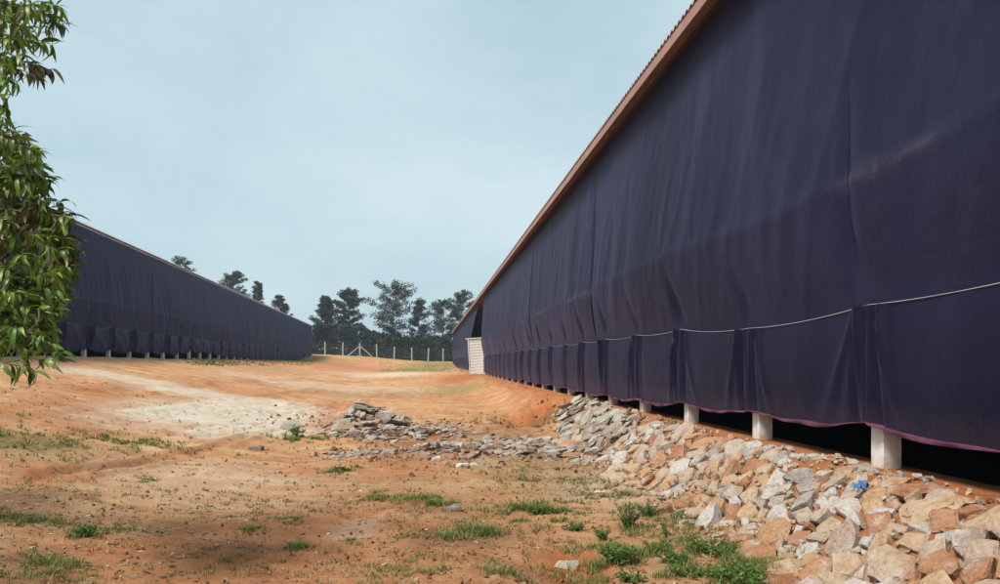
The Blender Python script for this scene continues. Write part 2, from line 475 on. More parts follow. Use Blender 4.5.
FARLEAF = make_leaf('far_foliage', [(0.0, (.018, .028, .014)), (0.5, (.032, .045, .022)), (0.85, (.052, .066, .032)), (1.0, (.085, .075, .05))], 0.15, 0.7)
FARLEAF2 = make_leaf('far_thicket_foliage', [(0.0, (.015, .024, .014)), (0.6, (.028, .042, .020)), (1.0, (.046, .060, .026))], 0.1, 0.7)
GRASSM = make_leaf('grass_blade', [(0.0, (.09, .15, .025)), (0.45, (.14, .21, .035)), (0.75, (.16, .20, .045)), (0.9, (.28, .24, .09)), (1.0, (.36, .29, .14))], 0.25, 0.6)
DRYM = make_leaf('dry_grass', [(0.0, (.20, .15, .06)), (0.5, (.34, .26, .12)), (0.85, (.42, .33, .17)), (1.0, (.16, .17, .05))], 0.2, 0.7)
WEEDM = make_leaf('weed_leaf', [(0.0, (.06, .115, .024)), (0.5, (.10, .18, .036)), (0.85, (.145, .24, .048)), (1.0, (.21, .28, .065))], 0.28, 0.55)
LITM = make_leaf('dry_litter', [(0.0, (.06, .035, .022)), (0.4, (.13, .08, .045)), (0.7, (.26, .17, .09)), (0.9, (.42, .33, .22)), (1.0, (.58, .52, .44))], 0.05, 0.8)
BLUEP = simple('blue_plastic', (.06, .15, .33), 0.45, 0.2)
WHITEP = simple('white_scrap', (.56, .56, .56), 0.6, 0.15)

# ------------------------------------------------------------------ object helpers
def mesh_np(name, verts, faces, mats, smooth=False, attrs=None, fmat=None):
    me = bpy.data.meshes.new(name)
    me.from_pydata(verts if isinstance(verts, list) else np.asarray(verts, float).tolist(), [],
                   faces if isinstance(faces, list) else np.asarray(faces).tolist())
    if not isinstance(mats, (list, tuple)): mats = [mats]
    for m in mats: me.materials.append(m)
    if smooth: me.polygons.foreach_set('use_smooth', [True] * len(me.polygons))
    if fmat is not None: me.polygons.foreach_set('material_index', list(fmat))
    for k, v in (attrs or {}).items():
        a = me.attributes.new(k, 'FLOAT', 'POINT'); a.data.foreach_set('value', np.asarray(v, np.float32))
    me.update()
    return me

def link(name, me, parent=None, loc=None, rot=None):
    o = bpy.data.objects.new(name, me)
    COL.objects.link(o)
    if parent is not None: o.parent = parent
    if loc is not None: o.location = loc
    if rot is not None: o.rotation_euler = rot
    return o

def tag(o, label=None, cat=None, group=None, kind=None):
    if label: o['label'] = label
    if cat: o['category'] = cat
    if group: o['group'] = group
    if kind: o['kind'] = kind
    return o

def grid_faces(nr, nc):
    i = np.arange(nr - 1)[:, None] * nc + np.arange(nc - 1)[None, :]
    i = i.ravel()
    return np.stack([i, i + 1, i + nc + 1, i + nc], 1)

def box_vf(x0, x1, y0, y1, z0, z1):
    v = [(x0, y0, z0), (x1, y0, z0), (x1, y1, z0), (x0, y1, z0), (x0, y0, z1), (x1, y0, z1), (x1, y1, z1), (x0, y1, z1)]
    f = [(0, 3, 2, 1), (4, 5, 6, 7), (0, 1, 5, 4), (1, 2, 6, 5), (2, 3, 7, 6), (3, 0, 4, 7)]
    return v, f

class MB:
    def __init__(self): self.v = []; self.f = []; self.r = []; self.m = []
    def add(self, v, f, r=0.0, mi=0):
        o = len(self.v)
        self.v += [tuple(p) for p in v]; self.f += [tuple(i + o for i in q) for q in f]
        self.r += [r] * len(v); self.m += [mi] * len(f)
    def box(self, *a): self.add(*box_vf(*a))
    def tube(self, pts, rad, n=6):
        pts = [Vector(p) for p in pts]
        rad = rad if isinstance(rad, (list, tuple)) else [rad] * len(pts)
        v = []; f = []
        for i, p in enumerate(pts):
            d = (pts[min(i + 1, len(pts) - 1)] - pts[max(i - 1, 0)]).normalized()
            a = d.cross(Vector((0.3, 0.1, 1)) if abs(d.z) < 0.9 else Vector((1, 0.2, 0))).normalized()
            b = d.cross(a)
            for k in range(n):
                t = 2 * math.pi * k / n
                v.append(p + (a * math.cos(t) + b * math.sin(t)) * rad[i])
        for i in range(len(pts) - 1):
            for k in range(n):
                f.append((i * n + k, i * n + (k + 1) % n, (i + 1) * n + (k + 1) % n, (i + 1) * n + k))
        f.append(tuple(range(n - 1, -1, -1))); f.append(tuple((len(pts) - 1) * n + k for k in range(n)))
        self.add(v, f)
    def mesh(self, name, mats, smooth=False):
        return mesh_np(name, self.v, self.f, mats, smooth, {'rnd': self.r}, self.m)

# ------------------------------------------------------------------ ground sheet
def axis(fine0, fine1, step, lo, hi, grow):
    a = list(np.arange(fine0, fine1 + step / 2, step))
    s = step
    while a[-1] < hi:
        s = min(s * grow, 120); a.append(a[-1] + s)
    s = step; pre = []
    x = fine0
    while x > lo:
        s = min(s * grow, 120); x -= s; pre.append(x)
    return np.array(pre[::-1] + a)

gx = axis(-7.0, 5.4, 0.055, -600, 600, 1.035)
gy = axis(4.6, 13.0, 0.055, -150, 700, 1.016)
X, Y = np.meshgrid(gx, gy)
xf, yf = X.ravel(), Y.ravel()
Z = ground_h(xf, yf)
ZG = Z.reshape(X.shape)
import bisect
GXL, GYL = gx.tolist(), gy.tolist()
def gh(x, y):
    i = min(max(bisect.bisect(GXL, x) - 1, 0), len(GXL) - 2); j = min(max(bisect.bisect(GYL, y) - 1, 0), len(GYL) - 2)
    a = (x - GXL[i]) / (GXL[i + 1] - GXL[i]); b = (y - GYL[j]) / (GYL[j + 1] - GYL[j])
    return float((ZG[j, i] * (1 - a) + ZG[j, i + 1] * a) * (1 - b) + (ZG[j + 1, i] * (1 - a) + ZG[j + 1, i + 1] * a) * b)
me = mesh_np('ground', np.stack([xf, yf, Z], 1), grid_faces(len(gy), len(gx)), SOIL, True,
             {'pale': field(PALE, xf, yf, 101), 'red': np.maximum.reduce([.55 * rut_mask(xf, yf), field(RED, xf, yf, 111), 0.75 * sstep(3.2, 4.0, xf + KR * yf) * (1 - sstep(60, 120, yf))]),
              'dark': .8 * field(DARK, xf, yf, 121), 'litter': field(LITTER, xf, yf, 131), 'green': np.maximum(field(GREEN, xf, yf, 141), 0.8 * sstep(150, 170, yf))})
tag(link('ground', me), 'orange laterite earth yard with wheel ruts and pale worn patches', 'ground', kind='structure')

# ------------------------------------------------------------------ stones
def hull_stone(seed, sx=1.0, sy=0.75, sz=0.45, n=16):
    r = random.Random(seed)
    bm = bmesh.new()
    for _ in range(n):
        v = Vector((r.gauss(0, 1), r.gauss(0, 1), r.gauss(0, 1))).normalized()
        p = Vector((math.copysign(abs(v.x) ** .6, v.x) * sx, math.copysign(abs(v.y) ** .6, v.y) * sy, math.copysign(abs(v.z) ** .5, v.z) * sz)) * r.uniform(.42, .55)
        bm.verts.new(p)
    g = bmesh.ops.convex_hull(bm, input=bm.verts)
    for v in [v for v in bm.verts if not v.link_faces]: bm.verts.remove(v)
    bm.verts.index_update()
    vs = [tuple(v.co) for v in bm.verts]; fs = [tuple(v.index for v in f.verts) for f in bm.faces]
    bm.free()
    return vs, fs

def clip_poly(poly, p, n):
    """keep the side where (q-p).n <= 0"""
    out = []
    for i in range(len(poly)):
        a, b = poly[i], poly[(i + 1) % len(poly)]
        da = (a[0] - p[0]) * n[0] + (a[1] - p[1]) * n[1]
        db = (b[0] - p[0]) * n[0] + (b[1] - p[1]) * n[1]
        if da <= 0: out.append(a)
        if (da < 0 < db) or (db < 0 < da):
            t = da / (da - db)
            out.append((a[0] + (b[0] - a[0]) * t, a[1] + (b[1] - a[1]) * t))
    return out

def cell_stone(poly, r, thick):
    """an angular stone whose plan is an irregular polygon round the origin, lying flat"""
    pts = []
    n = len(poly)
    for i in range(n):
        a = Vector((*poly[i], 0)); b = Vector((*poly[(i + 1) % n], 0))
        pts.append(a * r.uniform(.93, 1.02))
        if (b - a).length > 0.16:
            m = a.lerp(b, r.uniform(.35, .65)); pts.append(m * r.uniform(.92, 1.03))
    n = len(pts)
    size = sum(p.length for p in pts) / n
    tx, ty = r.uniform(-.22, .22), r.uniform(-.22, .22)
    v = []; f = []
    for p in pts: v.append(p * r.uniform(.75, .95) + Vector((0, 0, -thick)))
    for p in pts: v.append(p + Vector((0, 0, tx * p.x + ty * p.y - r.uniform(.03, .10) * size * 2)))
    k = r.uniform(.72, .9)
    off = Vector((r.uniform(-.1, .1), r.uniform(-.1, .1), 0)) * size
    for p in pts:
        q = p * (k * r.uniform(.88, 1.06)) + off
        v.append(q + Vector((0, 0, tx * q.x + ty * q.y + r.uniform(.0, .05) * size * 2)))
    c = off + Vector((r.uniform(-.2, .2) * size, r.uniform(-.2, .2) * size, 0))
    v.append(c + Vector((0, 0, tx * c.x + ty * c.y + r.uniform(.03, .13) * size * 2)))
    for ring in (0, 1):
        for i in range(n):
            j = (i + 1) % n
            f.append((ring * n + i, ring * n + j, (ring + 1) * n + j, (ring + 1) * n + i))
    for i in range(n): f.append((2 * n + i, 2 * n + (i + 1) % n, 3 * n))
    f.append(tuple(range(n - 1, -1, -1)))
    return [tuple(p) for p in v], f

def slope_frame(u, y):
    """point on the stone bank and the tangent frame (along, up the slope, normal)"""
    x = u - KR * y
    e = 0.12
    p = Vector((x, y, float(h_base(x, y))))
    a = Vector((x, y + e, float(h_base(x, y + e)))) - Vector((x, y - e, float(h_base(x, y - e))))
    b = Vector((x + e, y, float(h_base(x + e, y)))) - Vector((x - e, y, float(h_base(x - e, y))))
    n = b.cross(a).normalized()
    a = a.normalized(); b = n.cross(a) * -1
    b = a.cross(n)
    return p, Matrix((b.normalized(), a, n)).transposed()

bank = link('stone_embankment', None, None, (2.6, 9.0, 0.0))
tag(bank, 'bank of tightly laid tan, rust and white rubble stones sloping up to the columns', 'stone bank')
rs = random.Random(5)
# seeds over the bank: u across, y along.  Weighted cells give big and small stones
seeds = []
tries = 0
U0, U1, Y0, Y1 = 2.35, 4.55, 3.4, 17.5
while tries < 26000 and len(seeds) < 1500:
    tries += 1
    u = rs.uniform(U0, U1); y = Y0 + (Y1 - Y0) * rs.random() ** 1.1
    lo = 3.0 + 0.12 * math.sin(y * 1.1) + 0.10 * math.sin(y * 2.7)
    if y > 11: lo += (y - 11) * 0.06
    hi = 4.45 - 0.30 * min(1, max(0, (y - 8.5) / 2.5)) if y > 7.6 else 4.45 - 0.15 * (7.6 - y)
    if not lo < u < hi: continue
    rad = rs.choice((.055, .065, .08, .09, .105, .12, .14) if tries > 5000 else (.11, .13, .15, .19)) * (1.0 if y < 12 else .85)
    if y < 7.2 and rs.random() < .12: rad *= 1.4
    ok = True
    for (a, b, q) in seeds:
        if ((a - u) * 1.25) ** 2 + ((b - y) * 0.85) ** 2 < (0.80 * (q + rad)) ** 2: ok = False; break
    if ok: seeds.append((u, y, rad))
stones = []
for i, (u, y, rad) in enumerate(seeds):
    R = min(rad * 2.2, .34)
    poly = [(R * 1.0 * math.cos(t), R * 1.15 * math.sin(t)) for t in [2 * math.pi * k / 9 + rs.uniform(-.25, .25) for k in range(9)]]
    for j, (a, b, q) in enumerate(seeds):
        if j == i: continue
        dx, dy = a - u, b - y
        d = math.hypot(dx, dy)
        if d > 1.1: continue
        t = 0.5 + 0.5 * (rad * rad - q * q) / (d * d)
        t = max(.2, min(.8, t))
        poly = clip_poly(poly, (dx * t - dx / d * .006, dy * t - dy / d * .006), (dx / d, dy / d))
        if len(poly) < 3: break
    if len(poly) < 3: continue
    ar = 0.5 * abs(sum(poly[k][0] * poly[(k + 1) % len(poly)][1] - poly[(k + 1) % len(poly)][0] * poly[k][1] for k in range(len(poly))))
    if ar < .004: continue
    stones.append((ar / (y * y), u, y, rad, poly))
stones.sort(key=lambda s: -s[0])
fill = MB()
for i, (_, u, y, rad, poly) in enumerate(stones):
    mx = sum(p[0] for p in poly) / len(poly); my = sum(p[1] for p in poly) / len(poly)
    poly = [((p[0] - mx) * 1.10, (p[1] - my) * 1.10) for p in poly]
    v, f = cell_stone(poly, rs, rs.uniform(.08, .15))
    p, M = slope_frame(u + mx, y + my)
    tilt = Euler((rs.gauss(.05, .15), rs.gauss(-.14, .15), 0)).to_matrix()
    M = M @ tilt
    p = p + M @ Vector((0, 0, rs.uniform(.02, .09)))
    if i < 298:
        me = mesh_np('stone', v, f, STONE)
        o = link('stone', me, bank)
        o.matrix_basis = Matrix.Translation(p - bank.location) @ M.to_4x4()
    else:
        fill.add([p + M @ Vector(q) for q in v], f, rs.random())
# small chips wedged between, and spilling at the foot
HULLS = [hull_stone(s) for s in range(14)]
for k in range(2600):
    y = Y0 + (Y1 - Y0) * rs.random()
    if k < 2000:
        u = rs.uniform(2.95, 4.5)
    else:
        u = rs.gauss(2.85, .22)
        if y > 11: u += (y - 11) * 0.10
    if u > 4.5 and y < 7.4: continue
    p, M = slope_frame(u, y)
    p.z = gh(p.x, p.y)
    s = rs.uniform(.04, .10) if k < 2000 else rs.uniform(.02, .09)
    R = Euler((rs.gauss(0, .4), rs.gauss(0, .4), rs.uniform(0, 6))).to_matrix()
    v, f = rs.choice(HULLS)
    fill.add([p + Vector((0, 0, s * .12 + (rs.uniform(0, .03) if k < 2000 else 0))) + (R @ Vector(q)) * s for q in v], f, rs.random())
me = fill.mesh('small_stones', STONE)
me.transform(Matrix.Translation(-bank.location))
tag(link('small_stones', me, bank), kind='stuff')

# ------------------------------------------------------------------ grey slab heaps
HV = [hull_stone(100 + s, 1.0, .62, .20, 14) for s in range(10)]
HM = [mesh_np('slab', v, f, GREYST) for v, f in HV]
HVC = [hull_stone(200 + s, 1.0, .8, .6, 14) for s in range(6)]
HMC = [mesh_np('clod', v, f, GREYST) for v, f in HVC]

def heap(name, label, cat, spots, seed, part='slab', chunky=0.2, group=None):
    """spots: (px, py, spread_x, spread_y, n, size, mound height)"""
    r = random.Random(seed)
    x0, y0 = G(spots[0][0], spots[0][1])
    root = link(name, None, None, (x0, y0, gh(x0, y0)))
    tag(root, label, cat, group)
    for (px, py, sx, sy, n, size, mh) in spots:
        cx, cy = G(px, py)
        for k in range(int(n * 2.0)):
            a, b = r.gauss(0, .5), r.gauss(0, .5)
            x, y = cx + a * sx, cy + b * sy
            s = size * r.choice((.3, .4, .5, .6, .8, 1.0, 1.4))
            z = gh(x, y) + mh * math.exp(-2.2 * (a * a + b * b)) * r.uniform(.45, 1.0) + s * .015
            me = r.choice(HMC if r.random() < chunky else HM)
            o = link(part, me, root, (x - x0, y - y0, z - root.location.z),
                     (r.gauss(0, .16), r.gauss(-.08, .18), r.uniform(-.9, .9)))
            o.scale = (s, s, s * r.uniform(.7, 1.2))

heap('rubble_pile', 'heap of pale grey stone slabs on the orange yard, left of the scattered debris', 'rubble pile',
     [(368, 427, 1.15, 1.6, 84, .46, .62), (362, 436, 1.3, .9, 24, .26, .03)], 1)
heap('rubble_pile', 'low spread of small grey slabs just right of the grey stone heap', 'rubble pile',
     [(408, 436, 1.8, 1.2, 110, .24, .16), (435, 427, 1.5, 1.6, 60, .17, .06)], 2)
heap('rubble_pile', 'brown and grey broken clods and slabs strewn below the grey heap', 'rubble pile',
     [(430, 452, 1.6, .8, 84, .19, .10), (350, 455, 1.2, .35, 24, .16, .0), (482, 448, 1.5, 1.2, 70, .17, .05)], 3, chunky=.55)
heap('rubble_pile', 'flat grey slate slabs spread across the yard at the foot of the stone bank', 'rubble pile',
     [(520, 452, 1.5, 1.3, 90, .25, .06), (560, 456, 1.3, 1.2, 74, .26, .06), (602, 462, .9, .9, 34, .24, .03), (520, 441, 1.5, .6, 16, .42, .03)], 4, chunky=.1)
r5 = random.Random(6)
root = link('slate_pile', None, None, (3.0, 16.0, .2))
tag(root, 'mound of thin grey slate slabs leaning against the far end of the stone bank', 'slate pile')
for k in range(290):
    y = r5.uniform(13.6, 20.0); u = 3.05 + (y - 14) * .06 + r5.random() ** 1.2 * 1.10
    x = u - KR * y
    s = r5.choice((.16, .22, .28, .34, .42, .6)) * .85
    z = gh(x, y) + .05 + .22 * r5.random() * math.sin(max(0, min(1, (u - 3.0) / 1.4)) * math.pi)
    o = link('slab', r5.choice(HM), root, (x - 3.0, y - 16.0, z - .2), (r5.gauss(0, .15), r5.gauss(-.42, .2), r5.gauss(.35, .35)))
    o.scale = (s, s, s)

# single loose stones
def loose(px, py, s, label, mat=None, hull=0, grp=None, cat='stone', name='loose_stone', flat=.6, rz=0.3):
    x, y = G(px, py)
    me = mesh_np(name, *HVC[hull], mat or GREYST)
    o = link(name, me, None, (x, y, gh(x, y) + s * .08), (0.05, -.05, rz)); o.scale = (s, s * .8, s * flat)
    tag(o, label, cat, grp)
loose(451, 512, .32, 'flat grey stone lying alone on bare earth in the middle foreground', hull=1)
loose(568, 556, .26, 'pale tan stone on the red earth left of the green weeds', STONE, 2)
loose(256, 451, .34, 'small grey stone alone on bare earth just below the pale patch', hull=3)
loose(290, 430, .75, 'whitish grey boulder with a small weed beside it, in the pale patch', hull=4, flat=.75)
loose(436, 462, .20, 'white chunk lying among the brown clods', WHITEP, 1, flat=.9)
loose(462, 471, .24, 'larger of two white scraps side by side below the brown clods', WHITEP, 5, cat='scrap', name='white_scrap', flat=.5)
loose(474, 469, .20, 'smaller of two white scraps side by side below the brown clods', WHITEP, 2, cat='scrap', name='white_scrap', flat=.5, rz=1.2)
loose(600, 496, .20, 'white scrap on dry litter at the foot of the stone bank', WHITEP, 0, cat='scrap', name='white_scrap', flat=.25)
loose(603, 452, .46, 'dark grey rounded stone at the foot of the stone bank beside the slate', hull=0, flat=.5)

# clods and grit over the yard (nobody could count them)
cl = MB()
rc = random.Random(9)
def scatter_clods(n, fx, smin, smax):
    for _ in range(n):
        x, y = fx()
        u = x + KR * y
        if u > 4.4: continue
        s = smin + (smax - smin) * rc.random() ** 3
        R = Euler((rc.uniform(0, 6), rc.uniform(0, 6), rc.uniform(0, 6))).to_matrix()
        v, f = rc.choice(HULLS[:6])
        base = Vector((x, y, gh(x, y) + s * .1))
        cl.add([base + (R @ Vector(q)) * s for q in v], f, rc.random())
def wedge():
    y = 5.3 + 18 * rc.random() ** 1.6
    return (rc.uniform(-520, 330) / F * y, y)
clods_xy = []
scatter_clods(5200, wedge, .010, .065)
def around(px, py, sx, sy):
    cx, cy = G(px, py)
    return lambda: (cx + rc.gauss(0, sx), cy + rc.gauss(0, sy))
for a in ((440, 455, 1.6, 1.0, 350, .03, .16), (520, 460, 1.6, 1.2, 350, .03, .14), (540, 416, .8, 1.2, 160, .04, .2), (560, 565, .5, .4, 120, .02, .08),
          (30, 510, .8, .7, 160, .02, .07), (320, 420, 1.0, 2.0, 120, .04, .16), (470, 535, .6, .4, 160, .015, .06), (600, 480, .8, 1.0, 220, .02, .08)):
    scatter_clods(a[4], around(*a[:4]), a[5], a[6])
tag(link('soil_clods', cl.mesh('soil_clods', CLODM)), 'loose crumbs and clods of orange soil scattered over the yard', 'clods', kind='stuff')

# ------------------------------------------------------------------ sheds
def prof(z, zr, ze, belly):
    """how far the upper net stands out from the wall line at height z"""
    t = np.clip((z - zr) / (ze - zr), 0, 1)
    k = 0.27
    low = np.sin(np.clip(t / k, 0, 1) * math.pi / 2) ** 1.1
    up = 1 - np.clip((t - k) / (1 - k), 0, 1)
    up = up ** 1.35
    return belly * np.where(t < k, low, up)

def shed(name, label, loc, rotz, sg, L0, L1, sp, zg, zh, zr, ze, netU, netL, roofm, seed, seams, hole=None, skirt_gap=None,
         hem_mat=HEM, roof_edge=0.4, scallop=0.05, near=(0, 30), hem_z=None, rope_z=None, belly=.17, drape=1.0, fascia=True):
    """local x: away from the yard is +sg, y along the shed, z up (world heights)"""
    r = random.Random(seed)
    root = link(name, None, None, (loc[0], loc[1], 0), (0, 0, rotz))
    tag(root, label, 'shed', 'long net-walled sheds')
    ncol = int((L1 - L0) / sp) + 1
    ys = [L0 + k * sp for k in range(ncol)]
    zr_at = np.interp
    def rz(y):
        n = zr + (0.05 * np.sin(np.asarray(y) * 0.9 + seed) if rope_z is None else np.interp(y, rope_z[0], rope_z[1]))
        ph = ((np.asarray(y) - L0) / sp) % 1.0
        return n - 0.05 * 4 * ph * (1 - ph)
    def hz(y):
        n = zh + (0.0 if hem_z is None else np.interp(y, hem_z[0], hem_z[1]))
        ph = ((np.asarray(y) - L0) / sp) % 1.0
        return n - scallop * 4 * ph * (1 - ph) + 0.03 * (vnoise(np.asarray(y) * 1.7, np.asarray(y) * 0, seed) - .5)
    # columns
    cv, cf = box_vf(-0.11, 0.11, -0.11, 0.11, zg - 0.5, zr + 0.4)
    cme = mesh_np('column', cv, cf, CONC)
    bm = bmesh.new(); bm.from_mesh(cme)
    bmesh.ops.bevel(bm, geom=[e for e in bm.edges], offset=.008, segments=1, affect='EDGES'); bm.to_mesh(cme); bm.free()
    for y in ys:
        link('column', cme, root, (sg * 0.12, y, 0))
    # rear columns, wall net, end nets, floor
    W = 12.0
    rear = MB(); rear.box(min(sg * W, sg * (W + .04)), max(sg * W, sg * (W + .04)), L0, L1, zg - 0.9, ze + .14)
    link('rear_net', rear.mesh('rear_net', netU), root)
    pitch = math.tan(math.radians(13))
    for ye in (L0 - .05, L1 + .05):
        v = [(0.03 * sg, ye, zg - .3), (sg * W, ye, zg - .9), (sg * W, ye, ze + .15), (sg * W / 2, ye, ze + .15 + W / 2 * pitch), (0.03 * sg, ye, ze + .15)]
        v2 = [(a, b + (.03 if ye > 0 else -.03), c) for a, b, c in v]
        f = [(0, 1, 2, 3, 4), (9, 8, 7, 6, 5)] + [(i, (i + 1) % 5, 5 + (i + 1) % 5, 5 + i) for i in range(5)]
        link('end_net', mesh_np('end_net', v + v2, f, netU), root)
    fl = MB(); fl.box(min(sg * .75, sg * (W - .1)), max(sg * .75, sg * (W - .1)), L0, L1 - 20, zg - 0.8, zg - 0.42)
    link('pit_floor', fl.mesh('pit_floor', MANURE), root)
    # roof: corrugated sheets with the ribs running down the slope
    pt = 0.2
    nseg = int((L1 - L0 + 1.0) / (pt / 4))
    yy = L0 - .5 + np.arange(nseg + 1) * pt / 4
    wave = np.array([0, .5, 1, .5])[np.arange(nseg + 1) % 4] * 0.07
    for side in (0, 1):
        x0 = -roof_edge if side == 0 else W + roof_edge
        rows = np.array([x0, (x0 + W / 2) / 2, W / 2])
        V = []
        for xr in rows:
            zz = ze + 0.16 + (min(xr, W - xr)) * pitch
            V.append(np.stack([np.full(len(yy), sg * xr), yy, zz + wave], 1))
        V = np.concatenate(V)
        n = len(yy)
        F1 = grid_faces(3, n)
        V2 = V.copy(); V2[:, 2] -= 0.012
        F2 = F1[:, ::-1] + len(V)
        edge = np.stack([np.arange(n - 1), np.arange(1, n), np.arange(1, n) + len(V), np.arange(n - 1) + len(V)], 1)
        link('roof_slope', mesh_np('roof_slope', np.concatenate([V, V2]), np.concatenate([F1, F2, edge]), roofm), root)
    # eave beam and purlin
    bb = MB(); bb.box(min(sg * .03, sg * .13), max(sg * .03, sg * .13), L0, L1, ze - .02, ze + .12)
    link('eave_beam', bb.mesh('eave_beam', STEEL if fascia else ROOFG), root)
    if fascia:
        xo = -sg * (roof_edge - .03); yb = L0
        while yb < L1 - .5:
            ln = min(6.0, L1 - yb); dz = r.uniform(-.014, .014); dz2 = r.uniform(-.014, .014); dx = r.uniform(-.006, .006)
            bv, bf = box_vf(xo - .012 + dx, xo + .012 + dx, yb + .006, yb + ln - .006, ze - .15, ze + .145 - roof_edge * pitch)
            bv = [(p[0], p[1], p[2] + (dz if p[1] < yb + .1 else dz2) * (1 if p[2] < ze else 0)) for p in bv]
            link('fascia_board', mesh_np('fascia_board', bv, bf, roofm), root)
            yb += ln
    # upper net: one part for each length between seams
    cuts = [L0] + [s for s in seams if L0 < s < L1] + [L1]
    for a, b in zip(cuts[:-1], cuts[1:]):
        st = 0.075 if a < near[1] else 0.3
        y = np.linspace(a, b + 0.06, max(3, int((b - a) / st)))
        nz = 60 if a < near[1] else 26
        T = np.linspace(0, 1, nz) ** 1.0
        Yg, Tg = np.meshgrid(y, T)
        zlo = rz(Yg) + 0.015
        Zg = zlo + (ze - 0.0 - zlo) * Tg
        bw = belly + 0.10 * fbm(Yg * 0.12, Yg * 0 + 2, seed + 5, 2)
        outw = prof(Zg, zlo, ze, bw)
        ph = ((Yg - L0) / sp) % 1.0
        ph = (((Yg - .9 * Tg * sp - L0) / sp) % 1.0)
        pinch = np.minimum(ph, 1 - ph)
        # folds fanning up from each column tie and broad billows
        fold = np.exp(-(pinch / 0.05) ** 2) * (1 - sstep(.0, .30, Tg)) * (0.02 + 0.13 * vnoise(np.floor((Yg - L0) / sp + .5) * 3.7, Yg * 0, seed + 2))
        bil = 0.20 * (fbm(Yg * 0.33, Tg * 1.3, seed + 9, 3) - .5) * np.sin(Tg * math.pi)
        shift = Tg * 1.6
        wr = 0.085 * (fbm((Yg + shift) * 1.1, Tg * 1.1, seed + 13, 3) - .5) * (1 - .7 * Tg) * np.sin(np.clip(Tg, 0, 1) * math.pi) ** .5
        seamf = 0.10 * np.exp(-((Yg - a) / .09) ** 2) * (sstep(.1, .5, Tg) if abs(a - 8.4) > .1 else (1 - sstep(.3, .55, Tg)) * .6)
        seamf = seamf + 0.07 * np.exp(-((Yg - b) / .12) ** 2) * (1.0 if abs(b - 8.4) > .1 else (1 - sstep(.3, .55, Tg)))
        crease = 0.02 * np.exp(-((Tg - .27 - .006 * np.sin(Yg * .5)) / .012) ** 2)
        outw = outw + bil - fold + wr + crease - seamf * np.sin(np.clip(Tg * 1.0, 0, 1) * math.pi) ** .3
        outw = outw + (.016 * (fbm(Yg * 5.5 + 2 * Tg, Tg * 9, seed + 23, 3, .6) - .5) + .022 * (1 - np.abs(2 * fbm(Yg * 1.1 + Tg * 2.5, Tg * 2.2, seed + 27, 3) - 1)) ** 6) * np.sin(Tg * math.pi) ** .4
        outw = np.maximum(outw, 0.012)
        dust = np.exp(-((Tg - .27 - .006 * np.sin(Yg * .5)) / .012) ** 2) * sstep(.45, .6, fbm(Yg * .4, Tg * 0, seed + 3, 3)) * .9
        Xg = -sg * outw
        V = np.stack([Xg.ravel(), Yg.ravel(), Zg.ravel()], 1)
        Fc = grid_faces(nz, len(y))
        if hole:
            (hy0, hyb, hyt) = hole       # near edge, far edge at the bottom, far edge at the top
            cen = V[Fc].mean(1)
            tt = np.clip((cen[:, 2] - zr) / (ze - zr), 0, 1)
            keep = ~((cen[:, 1] > hy0) & (cen[:, 1] < hyb + (hyt - hyb) * tt))
            Fc = Fc[keep]
        link('net_panel', mesh_np('net_panel', V, Fc, netU, True, {'dust': dust.ravel()}), root)
    # skirt: one curtain for each bay
    for k in range(ncol - 1):
        a, b = ys[k], ys[k + 1]
        if skirt_gap and a > skirt_gap[0] and a < skirt_gap[1]: continue
        isn = a < near[1]
        ny, nz = (64, 24) if isn else (18, 8)
        y = np.linspace(a - .0, b + .0, ny)
        T = np.linspace(0, 1, nz)
        Yg, Tg = np.meshgrid(y, T)
        zl, zt = hz(Yg), rz(Yg)
        Zg = zl + (zt - zl) * Tg
        ph = (Yg - a) / (b - a)
        edge = np.minimum(ph, 1 - ph)
        bel = 0.07 * np.sin(ph * math.pi) ** .6 * np.sin(Tg * math.pi * .92 + .12)
        d1 = ph * sp; d2 = (1 - ph) * sp
        # drape folds: fanning down from the ties at the top corners
        fo = 0.0
        for q in range(9):
            c0 = r.uniform(.10, .34); sl = r.uniform(.0, .75); am = r.uniform(.010, .030) * drape
            wd = r.uniform(.03, .07)
            side = d1 if r.random() < .7 else d2
            fo = fo + 1.7 * am * sstep(0, .12, edge * sp) * np.exp(-((side - c0 - sl * (1 - Tg) ** 1.3) / (wd * (1 + 1.2 * (1 - Tg)))) ** 2) * (0.25 + .75 * Tg)
        bw_ = .16
        wrap = 0.045 * (np.exp(-(d1 / bw_) ** 4) + np.exp(-(d2 / bw_) ** 4))
        tie = 0.05 * (np.exp(-((d1 - .20) / .06) ** 2) + np.exp(-((d2 - .20) / .06) ** 2)) - wrap
        gat = (0.016 * np.sin(d1 * 46 + 3 * Tg) * np.exp(-(d1 / .24) ** 2) + 0.016 * np.sin(d2 * 40 - 2 * Tg) * np.exp(-(d2 / .2) ** 2)) * drape * sstep(0, .06, edge * sp)
        wv = 0.03 * (fbm(Yg * 1.5, Tg * 1.2, seed, 3) - .5) + (drape - 1) * .16 * (fbm(Yg * 1.1 + 1.5 * Tg, Tg * .8, seed, 3) - .5)
        outw = 0.075 + bel + fo - tie + gat + wv
        V = np.stack([(-sg * outw).ravel(), Yg.ravel(), Zg.ravel()], 1)
        sk = link('skirt_curtain', mesh_np('skirt_curtain', V, grid_faces(nz, ny), netL, True), root)
